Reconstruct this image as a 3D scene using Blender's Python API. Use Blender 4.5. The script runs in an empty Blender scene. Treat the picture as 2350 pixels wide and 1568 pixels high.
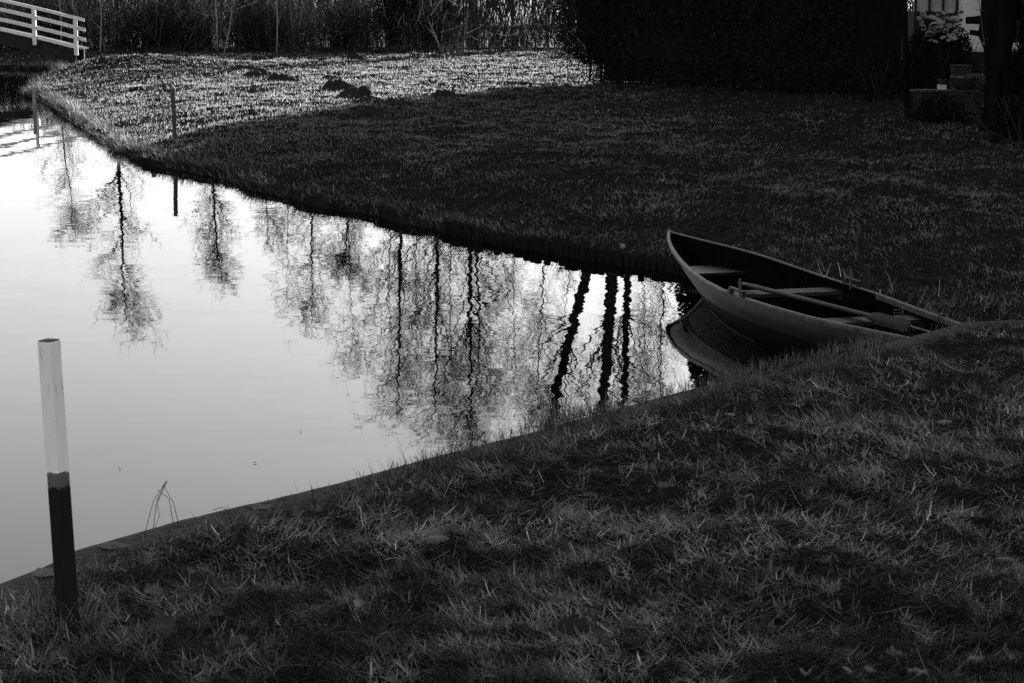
import bpy, bmesh, math, random
import numpy as np
from mathutils import Vector, Matrix

C = bpy.context.scene.collection
SC = bpy.context.scene
rng = np.random.default_rng(7)
random.seed(11)

# ---------------------------------------------------------------- camera, sky, sun, exposure
CAM_H = 2.3
FPX = 4800.0                       # focal length in pixels of a 2350 wide frame
PITCH = math.atan(799.0 / FPX)
cam_d = bpy.data.cameras.new('camera')
cam_d.sensor_width = 36.0
cam_d.lens = FPX / 2350.0 * 36.0
cam_d.clip_start = 0.1
cam_d.clip_end = 2000.0
cam_d.dof.use_dof = True
cam_d.dof.focus_distance = 15.0
cam_d.dof.aperture_fstop = 14.0
cam = bpy.data.objects.new('camera', cam_d)
C.objects.link(cam)
cam.location = (0, 0, CAM_H)
cam.rotation_euler = (math.pi / 2 - PITCH, 0, 0)
SC.camera = cam

SUN_AZ = math.radians(20.6)        # to the right of the view direction (+Y)
SUN_EL = math.radians(10.0)
world = bpy.data.worlds.new('World')
SC.world = world
world.use_nodes = True
wn = world.node_tree
wn.nodes.clear()
sky = wn.nodes.new('ShaderNodeTexSky')
sky.sky_type = 'NISHITA'
sky.sun_disc = False
sky.sun_elevation = SUN_EL
sky.sun_rotation = SUN_AZ
sky.air_density = 1.7
sky.dust_density = 0.5
sky.ozone_density = 1.0
bw = wn.nodes.new('ShaderNodeRGBToBW')
bg = wn.nodes.new('ShaderNodeBackground')
bg.inputs['Strength'].default_value = 0.065
wo = wn.nodes.new('ShaderNodeOutputWorld')
wn.links.new(sky.outputs[0], bw.inputs[0])
wn.links.new(bw.outputs[0], bg.inputs['Color'])
wn.links.new(bg.outputs[0], wo.inputs['Surface'])

sun_d = bpy.data.lights.new('sun', 'SUN')
sun_d.energy = 5.0
sun_d.angle = math.radians(0.5)
sun_d.color = (1, 1, 1)
sun = bpy.data.objects.new('sun', sun_d)
C.objects.link(sun)
sdir = Vector((math.sin(SUN_AZ) * math.cos(SUN_EL), math.cos(SUN_AZ) * math.cos(SUN_EL), math.sin(SUN_EL)))
sun.rotation_euler = sdir.to_track_quat('Z', 'Y').to_euler()
sun.location = sdir * 100

SC.view_settings.view_transform = 'Standard'
SC.view_settings.look = 'None'
SC.view_settings.exposure = 2.04
SC.view_settings.gamma = 1.0
SC.view_settings.use_curve_mapping = False
try:
    SC.cycles.use_denoising = False
    SC.cycles.max_bounces = 6
    SC.cycles.transparent_max_bounces = 4
    SC.cycles.caustics_reflective = False
    SC.cycles.caustics_refractive = False
except Exception:
    pass


def at(px, py, z):
    """world point at height z seen at a pixel of the 2350x1568 picture"""
    v = 784.0 - py
    dx, dy, dz = px - 1175.0, FPX * math.cos(PITCH) + v * math.sin(PITCH), -FPX * math.sin(PITCH) + v * math.cos(PITCH)
    k = (z - CAM_H) / dz
    return Vector((dx * k, dy * k, z))


def at_d(px, py, D):
    """world point at distance D (along +Y) seen at a pixel"""
    v = 784.0 - py
    dx, dy, dz = px - 1175.0, FPX * math.cos(PITCH) + v * math.sin(PITCH), -FPX * math.sin(PITCH) + v * math.cos(PITCH)
    k = D / dy
    return Vector((dx * k, D, CAM_H + dz * k))


# ---------------------------------------------------------------- noise
def _hash(ix, iy, seed):
    h = (ix * 374761393 + iy * 668265263 + seed * 2147483647) & 0xFFFFFFFF
    h = ((h ^ (h >> 13)) * 1274126177) & 0xFFFFFFFF
    h = h ^ (h >> 16)
    return (h & 0xFFFF) / 65535.0


def vnoise(x, y, seed=0):
    x = np.asarray(x, float); y = np.asarray(y, float)
    ix = np.floor(x).astype(np.int64); iy = np.floor(y).astype(np.int64)
    fx = x - ix; fy = y - iy
    fx = fx * fx * (3 - 2 * fx); fy = fy * fy * (3 - 2 * fy)
    a = _hash(ix, iy, seed); b = _hash(ix + 1, iy, seed)
    c = _hash(ix, iy + 1, seed); d = _hash(ix + 1, iy + 1, seed)
    return (a + (b - a) * fx) * (1 - fy) + (c + (d - c) * fx) * fy


def fbm(x, y, seed=0, oct=3):
    t = 0.0; a = 0.5; n = 0.0
    for k in range(oct):
        t = t + a * vnoise(x * 2 ** k, y * 2 ** k, seed + k * 17); n += a; a *= 0.5
    return t / n


def sstep(a, b, x):
    t = np.clip((x - a) / (b - a), 0, 1)
    return t * t * (3 - 2 * t)


# ---------------------------------------------------------------- materials (all greys: a black and white picture)
def nodes_of(name):
    m = bpy.data.materials.new(name)
    m.use_nodes = True
    nt = m.node_tree
    return m, nt, nt.nodes['Principled BSDF'], nt.nodes['Material Output']


def grey(name, a, b=None, scale=8.0, rough=0.7, bump=0.0, bscale=None, spec=0.35, stretch=(1, 1, 1), detail=5.0):
    """mottled grey between a and b in object space"""
    m, nt, p, out = nodes_of(name)
    b = a if b is None else b
    tc = nt.nodes.new('ShaderNodeTexCoord')
    mp = nt.nodes.new('ShaderNodeMapping')
    mp.inputs['Scale'].default_value = stretch
    nz = nt.nodes.new('ShaderNodeTexNoise')
    nz.inputs['Scale'].default_value = scale
    nz.inputs['Detail'].default_value = detail
    nz.inputs['Roughness'].default_value = 0.65
    rp = nt.nodes.new('ShaderNodeValToRGB')
    rp.color_ramp.elements[0].position = 0.32
    rp.color_ramp.elements[1].position = 0.68
    rp.color_ramp.elements[0].color = (a, a, a, 1)
    rp.color_ramp.elements[1].color = (b, b, b, 1)
    nt.links.new(tc.outputs['Object'], mp.inputs[0])
    nt.links.new(mp.outputs[0], nz.inputs['Vector'])
    nt.links.new(nz.outputs['Fac'], rp.inputs[0])
    nt.links.new(rp.outputs[0], p.inputs['Base Color'])
    p.inputs['Roughness'].default_value = rough
    p.inputs['Specular IOR Level'].default_value = spec
    if bump:
        n2 = nt.nodes.new('ShaderNodeTexNoise')
        n2.inputs['Scale'].default_value = bscale or scale * 4
        n2.inputs['Detail'].default_value = 4
        nt.links.new(mp.outputs[0], n2.inputs['Vector'])
        bm_ = nt.nodes.new('ShaderNodeBump')
        bm_.inputs['Strength'].default_value = 1.0
        bm_.inputs['Distance'].default_value = bump
        nt.links.new(n2.outputs['Fac'], bm_.inputs['Height'])
        nt.links.new(bm_.outputs[0], p.inputs['Normal'])
    return m


def leafy(name, gain=1.0, rough=0.55, spec=0.3, trans=0.35, tgain=1.6):
    """blades and leaves: tone from a per-blade attribute, part of the light passes through"""
    m, nt, p, out = nodes_of(name)
    at_ = nt.nodes.new('ShaderNodeAttribute')
    at_.attribute_name = 'tone'
    mu = nt.nodes.new('ShaderNodeMath'); mu.operation = 'MULTIPLY'; mu.inputs[1].default_value = gain
    mu2 = nt.nodes.new('ShaderNodeMath'); mu2.operation = 'MULTIPLY'; mu2.inputs[1].default_value = gain * tgain
    nt.links.new(at_.outputs['Fac'], mu.inputs[0]); nt.links.new(at_.outputs['Fac'], mu2.inputs[0])
    nt.links.new(mu.outputs[0], p.inputs['Base Color'])
    p.inputs['Roughness'].default_value = rough
    p.inputs['Specular IOR Level'].default_value = spec
    tr = nt.nodes.new('ShaderNodeBsdfTranslucent')
    nt.links.new(mu2.outputs[0], tr.inputs['Color'])
    mx = nt.nodes.new('ShaderNodeMixShader'); mx.inputs[0].default_value = trans
    nt.links.new(p.outputs[0], mx.inputs[1]); nt.links.new(tr.outputs[0], mx.inputs[2])
    nt.links.new(mx.outputs[0], out.inputs['Surface'])
    return m


M = {}
M['soil'] = grey('soil', 0.008, 0.022, 9, 0.95, 0.02, 30, 0.0)
M['turf'] = grey('turf', 0.008, 0.022, 5, 0.95, 0.03, 22, 0.0)
M['mole_soil'] = grey('mole_soil', 0.012, 0.03, 14, 0.95, 0.03, 25, 0.1)
M['field'] = grey('field', 0.05, 0.12, 0.6, 0.95, 0, None, 0.1)
M['grass'] = leafy('grass', 1.0, rough=0.5, spec=0.06)
M['lawn_grass'] = leafy('lawn_grass', 0.85, rough=0.5, spec=0.0, trans=0.64, tgain=7.2)
M['hedge_leaf'] = leafy('hedge_leaf', 0.42, 0.6, 0.0, 0.04, 1.2)
M['reed'] = leafy('reed', 0.75, 0.6, 0.0, 0.22, 1.6)
M['twig'] = grey('twig', 0.02, 0.045, 3, 0.9, spec=0.0)
M['bark'] = grey('bark', 0.01, 0.03, 6, 0.9, 0.02, 20, 0.05, (1, 1, 0.25))
M['dark_bark'] = grey('dark_bark', 0.003, 0.009, 6, 0.95, 0.03, 14, 0.0, (1, 1, 0.25))
M['core'] = grey('core', 0.008, 0.012, 5, 1.0, 0, None, 0.0)
M['concrete'] = grey('concrete', 0.004, 0.055, 26, 0.92, 0.012, 45, 0.2)
M['lichen'] = grey('lichen', 0.07, 0.14, 22, 0.95, 0.004, 60, 0.1)
M['pile'] = grey('pile', 0.008, 0.018, 20, 0.9, 0.01, 40, 0.0, (1, 1, 0.3))
M['stake'] = grey('stake', 0.012, 0.035, 20, 0.85, 0.006, 40, 0.2, (1, 1, 0.2))
M['post_wood'] = grey('post_wood', 0.04, 0.1, 20, 0.85, 0.006, 40, 0.2, (1, 1, 0.2))
M['pale_stake'] = grey('pale_stake', 0.2, 0.34, 20, 0.8, 0.004, 40, 0.02, (1, 1, 0.2))
M['white_wood'] = grey('white_wood', 0.55, 0.82, 9, 0.55, 0.003, 40, 0.35, (1, 1, 1))
M['bridge_beam'] = grey('bridge_beam', 0.012, 0.03, 7, 0.9, 0.004, 30, 0.15)
M['hull_top'] = grey('hull_top', 0.002, 0.007, 5, 0.3, 0.002, 14, 0.08)
M['hull_low'] = grey('hull_low', 0.002, 0.004, 9, 0.5, 0.0012, 30, 0.03)
M['hull_in'] = grey('hull_in', 0.002, 0.005, 8, 0.7, 0.002, 30, 0.0)
M['rail'] = grey('rail', 0.025, 0.09, 16, 0.45, 0.001, 60, 0.15)
M['deck'] = grey('deck', 0.003, 0.010, 6, 0.4, 0.003, 30, 0.15, (1, 0.25, 1))
M['thwart'] = grey('thwart', 0.016, 0.032, 10, 0.5, 0.002, 50, 0.08)
M['oar'] = grey('oar', 0.010, 0.026, 14, 0.45, 0.001, 50, 0.1)
M['blade'] = grey('blade', 0.004, 0.03, 22, 0.6, 0.002, 40, 0.3)
M['iron'] = grey('iron', 0.02, 0.06, 30, 0.45, 0.001, 80, 0.5)
M['wall_white'] = grey('wall_white', 0.62, 0.76, 3, 0.85, 0.01, 9, 0.2, (0.6, 1, 2.4))
M['plinth'] = grey('plinth', 0.010, 0.018, 5, 0.9)
M['roof'] = grey('roof', 0.04, 0.07, 6, 0.85)
M['frame_white'] = grey('frame_white', 0.7, 0.78, 5, 0.5)
M['curtain'] = grey('curtain', 0.3, 0.5, 6, 0.8, 0, None, 0.2, (9, 1, 0.3))
M['glass'] = grey('glass', 0.03, 0.03, 5, 0.05, 0, None, 0.5)
M['terracotta'] = grey('terracotta', 0.010, 0.022, 10, 0.8)
M['glaze'] = grey('glaze', 0.015, 0.025, 10, 0.15, 0, None, 0.6)
M['paper'] = grey('paper', 0.3, 0.45, 30, 0.6)
M['dry_leaf'] = leafy('dry_leaf', 1.0, 0.6, 0.3, 0.2, 1.2)
M['stone'] = grey('stone', 0.1, 0.2, 12, 0.8)


def post_paint():
    """white top, grey band, tarred foot; the paint edges wander a little"""
    m, nt, p, out = nodes_of('post_paint')
    tc = nt.nodes.new('ShaderNodeTexCoord')
    sp = nt.nodes.new('ShaderNodeSeparateXYZ')
    nz = nt.nodes.new('ShaderNodeTexNoise'); nz.inputs['Scale'].default_value = 60; nz.inputs['Detail'].default_value = 4
    nt.links.new(tc.outputs['Object'], sp.inputs[0]); nt.links.new(tc.outputs['Object'], nz.inputs['Vector'])
    ma = nt.nodes.new('ShaderNodeMath'); ma.operation = 'MULTIPLY_ADD'; ma.inputs[1].default_value = 0.022
    nt.links.new(nz.outputs['Fac'], ma.inputs[0]); nt.links.new(sp.outputs['Z'], ma.inputs[2])
    rp = nt.nodes.new('ShaderNodeValToRGB')
    rp.color_ramp.interpolation = 'LINEAR'
    mr = nt.nodes.new('ShaderNodeMapRange'); mr.inputs['From Min'].default_value = 0.0; mr.inputs['From Max'].default_value = 1.0
    nt.links.new(ma.outputs[0], mr.inputs['Value']); nt.links.new(mr.outputs[0], rp.inputs[0])
    e = rp.color_ramp.elements
    zb, zw = 0.402 + 0.011, 0.444 + 0.011
    e[0].position = zb - 0.002; e[0].color = (0.016, 0.016, 0.016, 1)
    e[1].position = zb + 0.002; e[1].color = (0.11, 0.11, 0.11, 1)
    for pos, v in ((zw - 0.002, 0.13), (zw + 0.001, 0.9), (zw + 0.02, 0.86)):
        k = rp.color_ramp.elements.new(pos); k.color = (v, v, v, 1)
    n2 = nt.nodes.new('ShaderNodeTexNoise'); n2.inputs['Scale'].default_value = 1.0; n2.inputs['Detail'].default_value = 6
    mp = nt.nodes.new('ShaderNodeMapping'); mp.inputs['Scale'].default_value = (45, 45, 9)
    nt.links.new(tc.outputs['Object'], mp.inputs[0]); nt.links.new(mp.outputs[0], n2.inputs['Vector'])
    r2 = nt.nodes.new('ShaderNodeValToRGB')
    r2.color_ramp.elements[0].position = 0.3; r2.color_ramp.elements[0].color = (0.7, 0.7, 0.7, 1)
    r2.color_ramp.elements[1].position = 0.44; r2.color_ramp.elements[1].color = (1, 1, 1, 1)
    nt.links.new(n2.outputs['Fac'], r2.inputs[0])
    mx = nt.nodes.new('ShaderNodeMix'); mx.data_type = 'RGBA'; mx.blend_type = 'MULTIPLY'; mx.inputs[0].default_value = 1.0
    nt.links.new(rp.outputs[0], mx.inputs[6]); nt.links.new(r2.outputs[0], mx.inputs[7])
    nt.links.new(mx.outputs[2], p.inputs['Base Color'])
    p.inputs['Roughness'].default_value = 0.6
    p.inputs['Specular IOR Level'].default_value = 0.03
    bp = nt.nodes.new('ShaderNodeBump'); bp.inputs['Distance'].default_value = 0.0003
    nt.links.new(n2.outputs['Fac'], bp.inputs['Height']); nt.links.new(bp.outputs[0], p.inputs['Normal'])
    return m


M['post_paint'] = post_paint()


def water_mat():
    m, nt, p, out = nodes_of('water')
    p.inputs['Base Color'].default_value = (0.0, 0.0, 0.0, 1)
    p.inputs['Roughness'].default_value = 0.0
    p.inputs['IOR'].default_value = 1.333
    tc = nt.nodes.new('ShaderNodeTexCoord')

    def layer(sx, sy, detail, ax, ay):
        mp = nt.nodes.new('ShaderNodeMapping'); mp.inputs['Scale'].default_value = (sx, sy, 1)
        nz = nt.nodes.new('ShaderNodeTexNoise'); nz.inputs['Scale'].default_value = 1.0
        nz.inputs['Detail'].default_value = detail; nz.inputs['Roughness'].default_value = 0.55
        nt.links.new(tc.outputs['Object'], mp.inputs[0]); nt.links.new(mp.outputs[0], nz.inputs['Vector'])
        sb = nt.nodes.new('ShaderNodeVectorMath'); sb.operation = 'SUBTRACT'; sb.inputs[1].default_value = (0.5, 0.5, 0.5)
        nt.links.new(nz.outputs['Color'], sb.inputs[0])
        ml = nt.nodes.new('ShaderNodeVectorMath'); ml.operation = 'MULTIPLY'; ml.inputs[1].default_value = (ax, ay, 0)
        nt.links.new(sb.outputs[0], ml.inputs[0])
        return ml
    a = layer(1.4, 2.8, 3.0, 0.026, 0.0105)
    b = layer(5.0, 6.5, 1.0, 0.012, 0.009)
    ad = nt.nodes.new('ShaderNodeVectorMath'); ad.operation = 'ADD'
    nt.links.new(a.outputs[0], ad.inputs[0]); nt.links.new(b.outputs[0], ad.inputs[1])
    pm = nt.nodes.new('ShaderNodeMapping'); pm.inputs['Scale'].default_value = (0.22, 0.16, 1)
    pn = nt.nodes.new('ShaderNodeTexNoise'); pn.inputs['Scale'].default_value = 1.0; pn.inputs['Detail'].default_value = 2
    pr = nt.nodes.new('ShaderNodeMapRange'); pr.inputs['From Min'].default_value = 0.35; pr.inputs['From Max'].default_value = 0.65
    pr.inputs['To Min'].default_value = 0.35; pr.inputs['To Max'].default_value = 1.15
    nt.links.new(tc.outputs['Object'], pm.inputs[0]); nt.links.new(pm.outputs[0], pn.inputs['Vector']); nt.links.new(pn.outputs['Fac'], pr.inputs['Value'])
    sc_ = nt.nodes.new('ShaderNodeVectorMath'); sc_.operation = 'SCALE'
    nt.links.new(ad.outputs[0], sc_.inputs[0]); nt.links.new(pr.outputs[0], sc_.inputs['Scale'])
    ad = sc_
    a2 = nt.nodes.new('ShaderNodeVectorMath'); a2.operation = 'ADD'; a2.inputs[1].default_value = (0, 0, 1)
    nt.links.new(ad.outputs[0], a2.inputs[0])
    nm = nt.nodes.new('ShaderNodeVectorMath'); nm.operation = 'NORMALIZE'
    nt.links.new(a2.outputs[0], nm.inputs[0])
    nt.links.new(nm.outputs[0], p.inputs['Normal'])
    return m


M['water'] = water_mat()


# ---------------------------------------------------------------- mesh helpers
class MB:
    def __init__(s):
        s.v = []; s.f = []

    def box(s, c, d, rot=None):
        n = len(s.v); c = Vector(c)
        for sx in (-1, 1):
            for sy in (-1, 1):
                for sz in (-1, 1):
                    q = Vector((sx * d[0] / 2, sy * d[1] / 2, sz * d[2] / 2))
                    if rot is not None:
                        q = rot @ q
                    s.v.append(tuple(c + q))
        for f in ((0, 1, 3, 2), (4, 6, 7, 5), (0, 4, 5, 1), (2, 3, 7, 6), (0, 2, 6, 4), (1, 5, 7, 3)):
            s.f.append([n + i for i in f])

    def beam(s, a, b, w, h, up=(0, 0, 1)):
        a = Vector(a); b = Vector(b); t = (b - a).normalized()
        side = t.cross(Vector(up)).normalized(); u = side.cross(t)
        n = len(s.v)
        for P in (a, b):
            for i, j in ((-1, -1), (1, -1), (1, 1), (-1, 1)):
                s.v.append(tuple(P + side * w / 2 * i + u * h / 2 * j))
        for f in ((0, 1, 2, 3), (7, 6, 5, 4), (0, 4, 5, 1), (1, 5, 6, 2), (2, 6, 7, 3), (3, 7, 4, 0)):
            s.f.append([n + i for i in f])

    def tube(s, pts, rad, k=6, cap=True):
        pts = [Vector(p) for p in pts]; n = len(s.v)
        for i, p in enumerate(pts):
            t = (pts[min(i + 1, len(pts) - 1)] - pts[max(i - 1, 0)])
            t = t.normalized() if t.length > 1e-9 else Vector((0, 0, 1))
            ref = Vector((1, 0, 0)) if abs(t.x) < 0.8 else Vector((0, 1, 0))
            a = t.cross(ref).normalized(); b = t.cross(a)
            r = rad[i] if hasattr(rad, '__len__') else rad
            for j in range(k):
                w = 2 * math.pi * j / k
                s.v.append(tuple(p + (a * math.cos(w) + b * math.sin(w)) * r))
        for i in range(len(pts) - 1):
            for j in range(k):
                s.f.append([n + i * k + j, n + i * k + (j + 1) % k, n + (i + 1) * k + (j + 1) % k, n + (i + 1) * k + j])
        if cap:
            s.f.append([n + j for j in range(k)][::-1])
            s.f.append([n + (len(pts) - 1) * k + j for j in range(k)])

    def lathe(s, c, prof, k=16):
        n = len(s.v); c = Vector(c)
        for r, z in prof:
            for j in range(k):
                w = 2 * math.pi * j / k
                s.v.append((c.x + r * math.cos(w), c.y + r * math.sin(w), c.z + z))
        for i in range(len(prof) - 1):
            for j in range(k):
                s.f.append([n + i * k + j, n + i * k + (j + 1) % k, n + (i + 1) * k + (j + 1) % k, n + (i + 1) * k + j])

    def grid(s, rows):
        n = len(s.v); m = len(rows[0])
        for r in rows:
            s.v.extend([tuple(p) for p in r])
        for i in range(len(rows) - 1):
            for j in range(m - 1):
                s.f.append([n + i * m + j, n + i * m + j + 1, n + (i + 1) * m + j + 1, n + (i + 1) * m + j])

    def mesh(s, name, mat, origin=(0, 0, 0), smooth=False, bevel=0.0):
        me = bpy.data.meshes.new(name)
        o = Vector(origin)
        me.from_pydata([tuple(Vector(p) - o) for p in s.v], [], s.f)
        me.materials.append(mat)
        if bevel:
            b = bmesh.new(); b.from_mesh(me)
            bmesh.ops.bevel(b, geom=[e for e in b.edges if len(e.link_faces) == 2], offset=bevel, segments=1, affect='EDGES')
            b.to_mesh(me); b.free()
        if smooth:
            me.polygons.foreach_set('use_smooth', [True] * len(me.polygons))
        me.update()
        return me


def link(name, me, parent=None, loc=None):
    o = bpy.data.objects.new(name, me)
    C.objects.link(o)
    if parent is not None:
        o.parent = parent
    if loc is not None:
        o.location = loc
    return o


def part(name, mb, mat, parent, smooth=False, bevel=0.0):
    """a part built in world coordinates and hung under its thing (things are not rotated)"""
    org = Vector((0, 0, 0)); p = parent
    while p is not None:
        org += p.location; p = p.parent
    return link(name, mb.mesh(name, mat, org, smooth, bevel), parent)


def tag(o, label=None, cat=None, group=None, kind=None):
    if label: o['label'] = label
    if cat: o['category'] = cat
    if group: o['group'] = group
    if kind: o['kind'] = kind
    return o


def thing(name, label, cat, loc=(0, 0, 0), group=None):
    o = bpy.data.objects.new(name, None)
    C.objects.link(o)
    o.location = loc
    o.empty_display_size = 0.1
    return tag(o, label, cat, group)


def np_mesh(name, V, F, mat, tone=None, smooth=False):
    """V (n,3), F (m,k) with constant k"""
    me = bpy.data.meshes.new(name)
    V = np.ascontiguousarray(V, np.float32); F = np.ascontiguousarray(F, np.int32)
    k = F.shape[1]
    me.vertices.add(len(V)); me.vertices.foreach_set('co', V.ravel())
    me.loops.add(F.size); me.loops.foreach_set('vertex_index', F.ravel())
    me.polygons.add(len(F))
    me.polygons.foreach_set('loop_start', np.arange(0, F.size, k, dtype=np.int32))
    me.polygons.foreach_set('loop_total', np.full(len(F), k, np.int32))
    if smooth:
        me.polygons.foreach_set('use_smooth', np.ones(len(F), bool))
    me.update(calc_edges=True)
    if tone is not None:
        a = me.attributes.new('tone', 'FLOAT', 'POINT')
        a.data.foreach_set('value', np.ascontiguousarray(tone, np.float32))
    me.materials.append(mat)
    return me


def blades(P, h, w, az, lean, curl, tone, nseg=3):
    """curved tapering blades. lean: angle from vertical at the root, curl: added towards the tip (radians)"""
    n = len(P)
    dirx, diry = np.cos(az), np.sin(az)
    wa = az + math.pi / 2 + rng.normal(0, 0.5, n)
    wx, wy = np.cos(wa), np.sin(wa)
    V = np.zeros((n, 2 * nseg + 1, 3)); pos = P.astype(float).copy()
    for i in range(nseg + 1):
        f = i / nseg
        if i < nseg:
            ww = w * (1 - 0.55 * f) * 0.5
            V[:, 2 * i, 0] = pos[:, 0] - wx * ww; V[:, 2 * i, 1] = pos[:, 1] - wy * ww; V[:, 2 * i, 2] = pos[:, 2]
            V[:, 2 * i + 1, 0] = pos[:, 0] + wx * ww; V[:, 2 * i + 1, 1] = pos[:, 1] + wy * ww; V[:, 2 * i + 1, 2] = pos[:, 2]
        else:
            V[:, 2 * i] = pos
        th = lean + curl * (f + 0.5 / nseg)
        st = h / nseg
        pos[:, 0] += np.sin(th) * dirx * st; pos[:, 1] += np.sin(th) * diry * st; pos[:, 2] += np.cos(th) * st
    k = 2 * nseg + 1
    base = (np.arange(n) * k)[:, None]
    tri = []
    for i in range(nseg - 1):
        a = 2 * i
        tri += [[a, a + 1, a + 3], [a, a + 3, a + 2]]
    a = 2 * (nseg - 1)
    tri += [[a, a + 1, a + 2]]
    F = (base[:, None, :] + np.array(tri)[None]).reshape(-1, 3)
    return V.reshape(-1, 3), F, np.repeat(tone, k)


def join(parts):
    V = []; F = []; T = []; o = 0
    for v, f, t in parts:
        V.append(v); F.append(f + o); T.append(t); o += len(v)
    return np.concatenate(V), np.concatenate(F), np.concatenate(T)


def leaf_quads(P, size, tone, nrm=None, nb=0.0):
    """small diamond leaves; nrm biases the leaf normal"""
    n = len(P)
    N = rng.normal(size=(n, 3))
    if nrm is not None:
        N = N * (1 - nb) + nrm * nb * 2
    N /= np.linalg.norm(N, axis=1)[:, None] + 1e-9
    A = np.cross(N, rng.normal(size=(n, 3))); A /= np.linalg.norm(A, axis=1)[:, None] + 1e-9
    B = np.cross(N, A)
    s = size[:, None]
    V = np.stack([P - A * s * 0.5, P - B * s * 0.26 + N * s * 0.06, P + A * s * 0.5, P + B * s * 0.26 + N * s * 0.06], 1).reshape(-1, 3)
    F = (np.arange(n) * 4)[:, None] + np.array([[0, 1, 2, 3]])
    return V, F, np.repeat(tone, 4)


def strips(A, B, w0, w1, tone, bend=None):
    """thin twigs from A to B as two-sided ribbons crossed once (two quads)"""
    n = len(A)
    T = B - A
    R = rng.normal(size=(n, 3))
    S = np.cross(T, R); S /= np.linalg.norm(S, axis=1)[:, None] + 1e-9
    Mid = (A + B) / 2
    if bend is not None:
        Mid = Mid + bend
    wm = (w0 + w1) / 2
    V = np.stack([A - S * w0[:, None] / 2, A + S * w0[:, None] / 2, Mid - S * wm[:, None] / 2, Mid + S * wm[:, None] / 2,
                  B - S * w1[:, None] / 2, B + S * w1[:, None] / 2], 1).reshape(-1, 3)
    b = (np.arange(n) * 6)[:, None]
    F = np.concatenate([b + np.array([[0, 1, 3, 2]]), b + np.array([[2, 3, 5, 4]])])
    return V, F, np.repeat(tone, 6)


# ---------------------------------------------------------------- plan of the place
ZN, ZF = 0.50, 0.35                # near bank and far lawn above the water
EDGE_PX = [(0, 1345), (125, 1298), (190, 1262), (440, 1190), (700, 1130), (800, 1105), (1000, 1050), (1240, 990), (1400, 945), (1560, 902),
           (1700, 866), (1890, 825), (2000, 800), (2100, 772), (2230, 738)]
EDGE = [(-3.4, 1.0), (-2.6, 3.4), (-1.95, 5.2)] + [tuple(at(x, y, ZN)[:2]) for x, y in EDGE_PX]
EDGE_R = EDGE + [(2.75, EDGE[-1][1] + 0.03), (3.35, EDGE[-1][1] - 0.02), (60.0, EDGE[-1][1] - 0.5)]
SHORE_PX = [(85, 236), (100, 243), (120, 256), (170, 290), (215, 322), (270, 360), (340, 388), (450, 410), (530, 430), (600, 455), (700, 474),
            (880, 510), (1000, 538), (1150, 568), (1250, 585), (1390, 610), (1540, 630)]
SHORE = [(-60, 72), (-30, 69.5), (-18, 67), (-14.0, 64), (-12.7, 60), (-12.4, 56), (-12.0, 52.5), (-10.9, 47)] + \
        [tuple(at(x, y - 9, 0)[:2]) for x, y in SHORE_PX] + [(1.9, 16.1), (2.38, 15.0), (2.75, 13.6), (2.97, 12.5), (3.08, EDGE[-1][1] - 0.1)]
LAND_POLY = SHORE + [(70, 11.0), (70, 90), (-60, 90)]


def poly_sd(x, y, line, poly):
    x = np.asarray(x, float); y = np.asarray(y, float)
    d2 = np.full(x.shape, 1e9)
    for (ax, ay), (bx, by) in zip(line[:-1], line[1:]):
        ex, ey = bx - ax, by - ay
        t = np.clip(((x - ax) * ex + (y - ay) * ey) / (ex * ex + ey * ey + 1e-12), 0, 1)
        d2 = np.minimum(d2, (x - ax - t * ex) ** 2 + (y - ay - t * ey) ** 2)
    ins = np.zeros(x.shape, bool)
    n = len(poly)
    for i in range(n):
        ax, ay = poly[i]; bx, by = poly[(i + 1) % n]
        c = ((ay > y) != (by > y)) & (x < (bx - ax) * (y - ay) / (by - ay + 1e-12) + ax)
        ins ^= c
    return np.where(ins, 1, -1) * np.sqrt(d2)


def far_sd(x, y):
    wob = 0.34 * (fbm(np.asarray(x) * 1.1, np.asarray(y) * 0.7, 5) - 0.5) * sstep(19, 24, np.asarray(y, float)) + 0.10 * (vnoise(np.asarray(x) * 6, np.asarray(y) * 5, 9) - 0.5)
    return poly_sd(x, y, SHORE, LAND_POLY) + wob


BR = at(175, 127, 0.62)            # foot of the last bridge post


def far_z(x, y, sd=None):
    x = np.asarray(x, float); y = np.asarray(y, float)
    if sd is None:
        sd = far_sd(x, y)
    top = ZF - 0.01 + 0.09 * (fbm(x * 0.5, y * 0.35, 3, 4) - 0.5) + 0.12 * (fbm(x * 1.6, y * 1.1, 21, 4) - 0.5) + 0.10 * (fbm(x * 4.2, y * 2.6, 23, 2) - 0.5)
    top = top + 0.15 * sstep(15.0, 11.8, y) * sstep(2.0, 3.2, x)
    edge = 0.07 + 0.06 * vnoise(x * 2.3, y * 1.7, 27)
    up = sstep(0.0, 1.0, sd / 3.2) ** 0.8
    body = edge + (top - edge) * up + 0.36 * np.exp(-(((x - BR.x - 1.0) / 2.6) ** 2 + ((y - BR.y) / 3.2) ** 2)) * sstep(0.0, 0.8, sd)
    return -0.35 + (body + 0.35) * sstep(-0.07, 0.05, sd)


NEAR_POLY = EDGE_R + [(60, -6), (-4.0, -6)]


def near_sd(x, y):
    return poly_sd(x, y, EDGE_R, NEAR_POLY)


def near_z(x, y):
    x = np.asarray(x, float); y = np.asarray(y, float)
    sd = near_sd(x, y)
    z = ZN + sstep(0.1, 0.7, sd) * (0.08 * (fbm(x * 1.1, y * 0.9, 33, 3) - 0.5) + 0.11 * (fbm(x * 3.6, y * 3.6, 41, 3) - 0.5))
    return z - 0.02 * sstep(0.35, 0.0, sd) - 0.9 * sstep(0.04, -0.06, sd)


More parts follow.
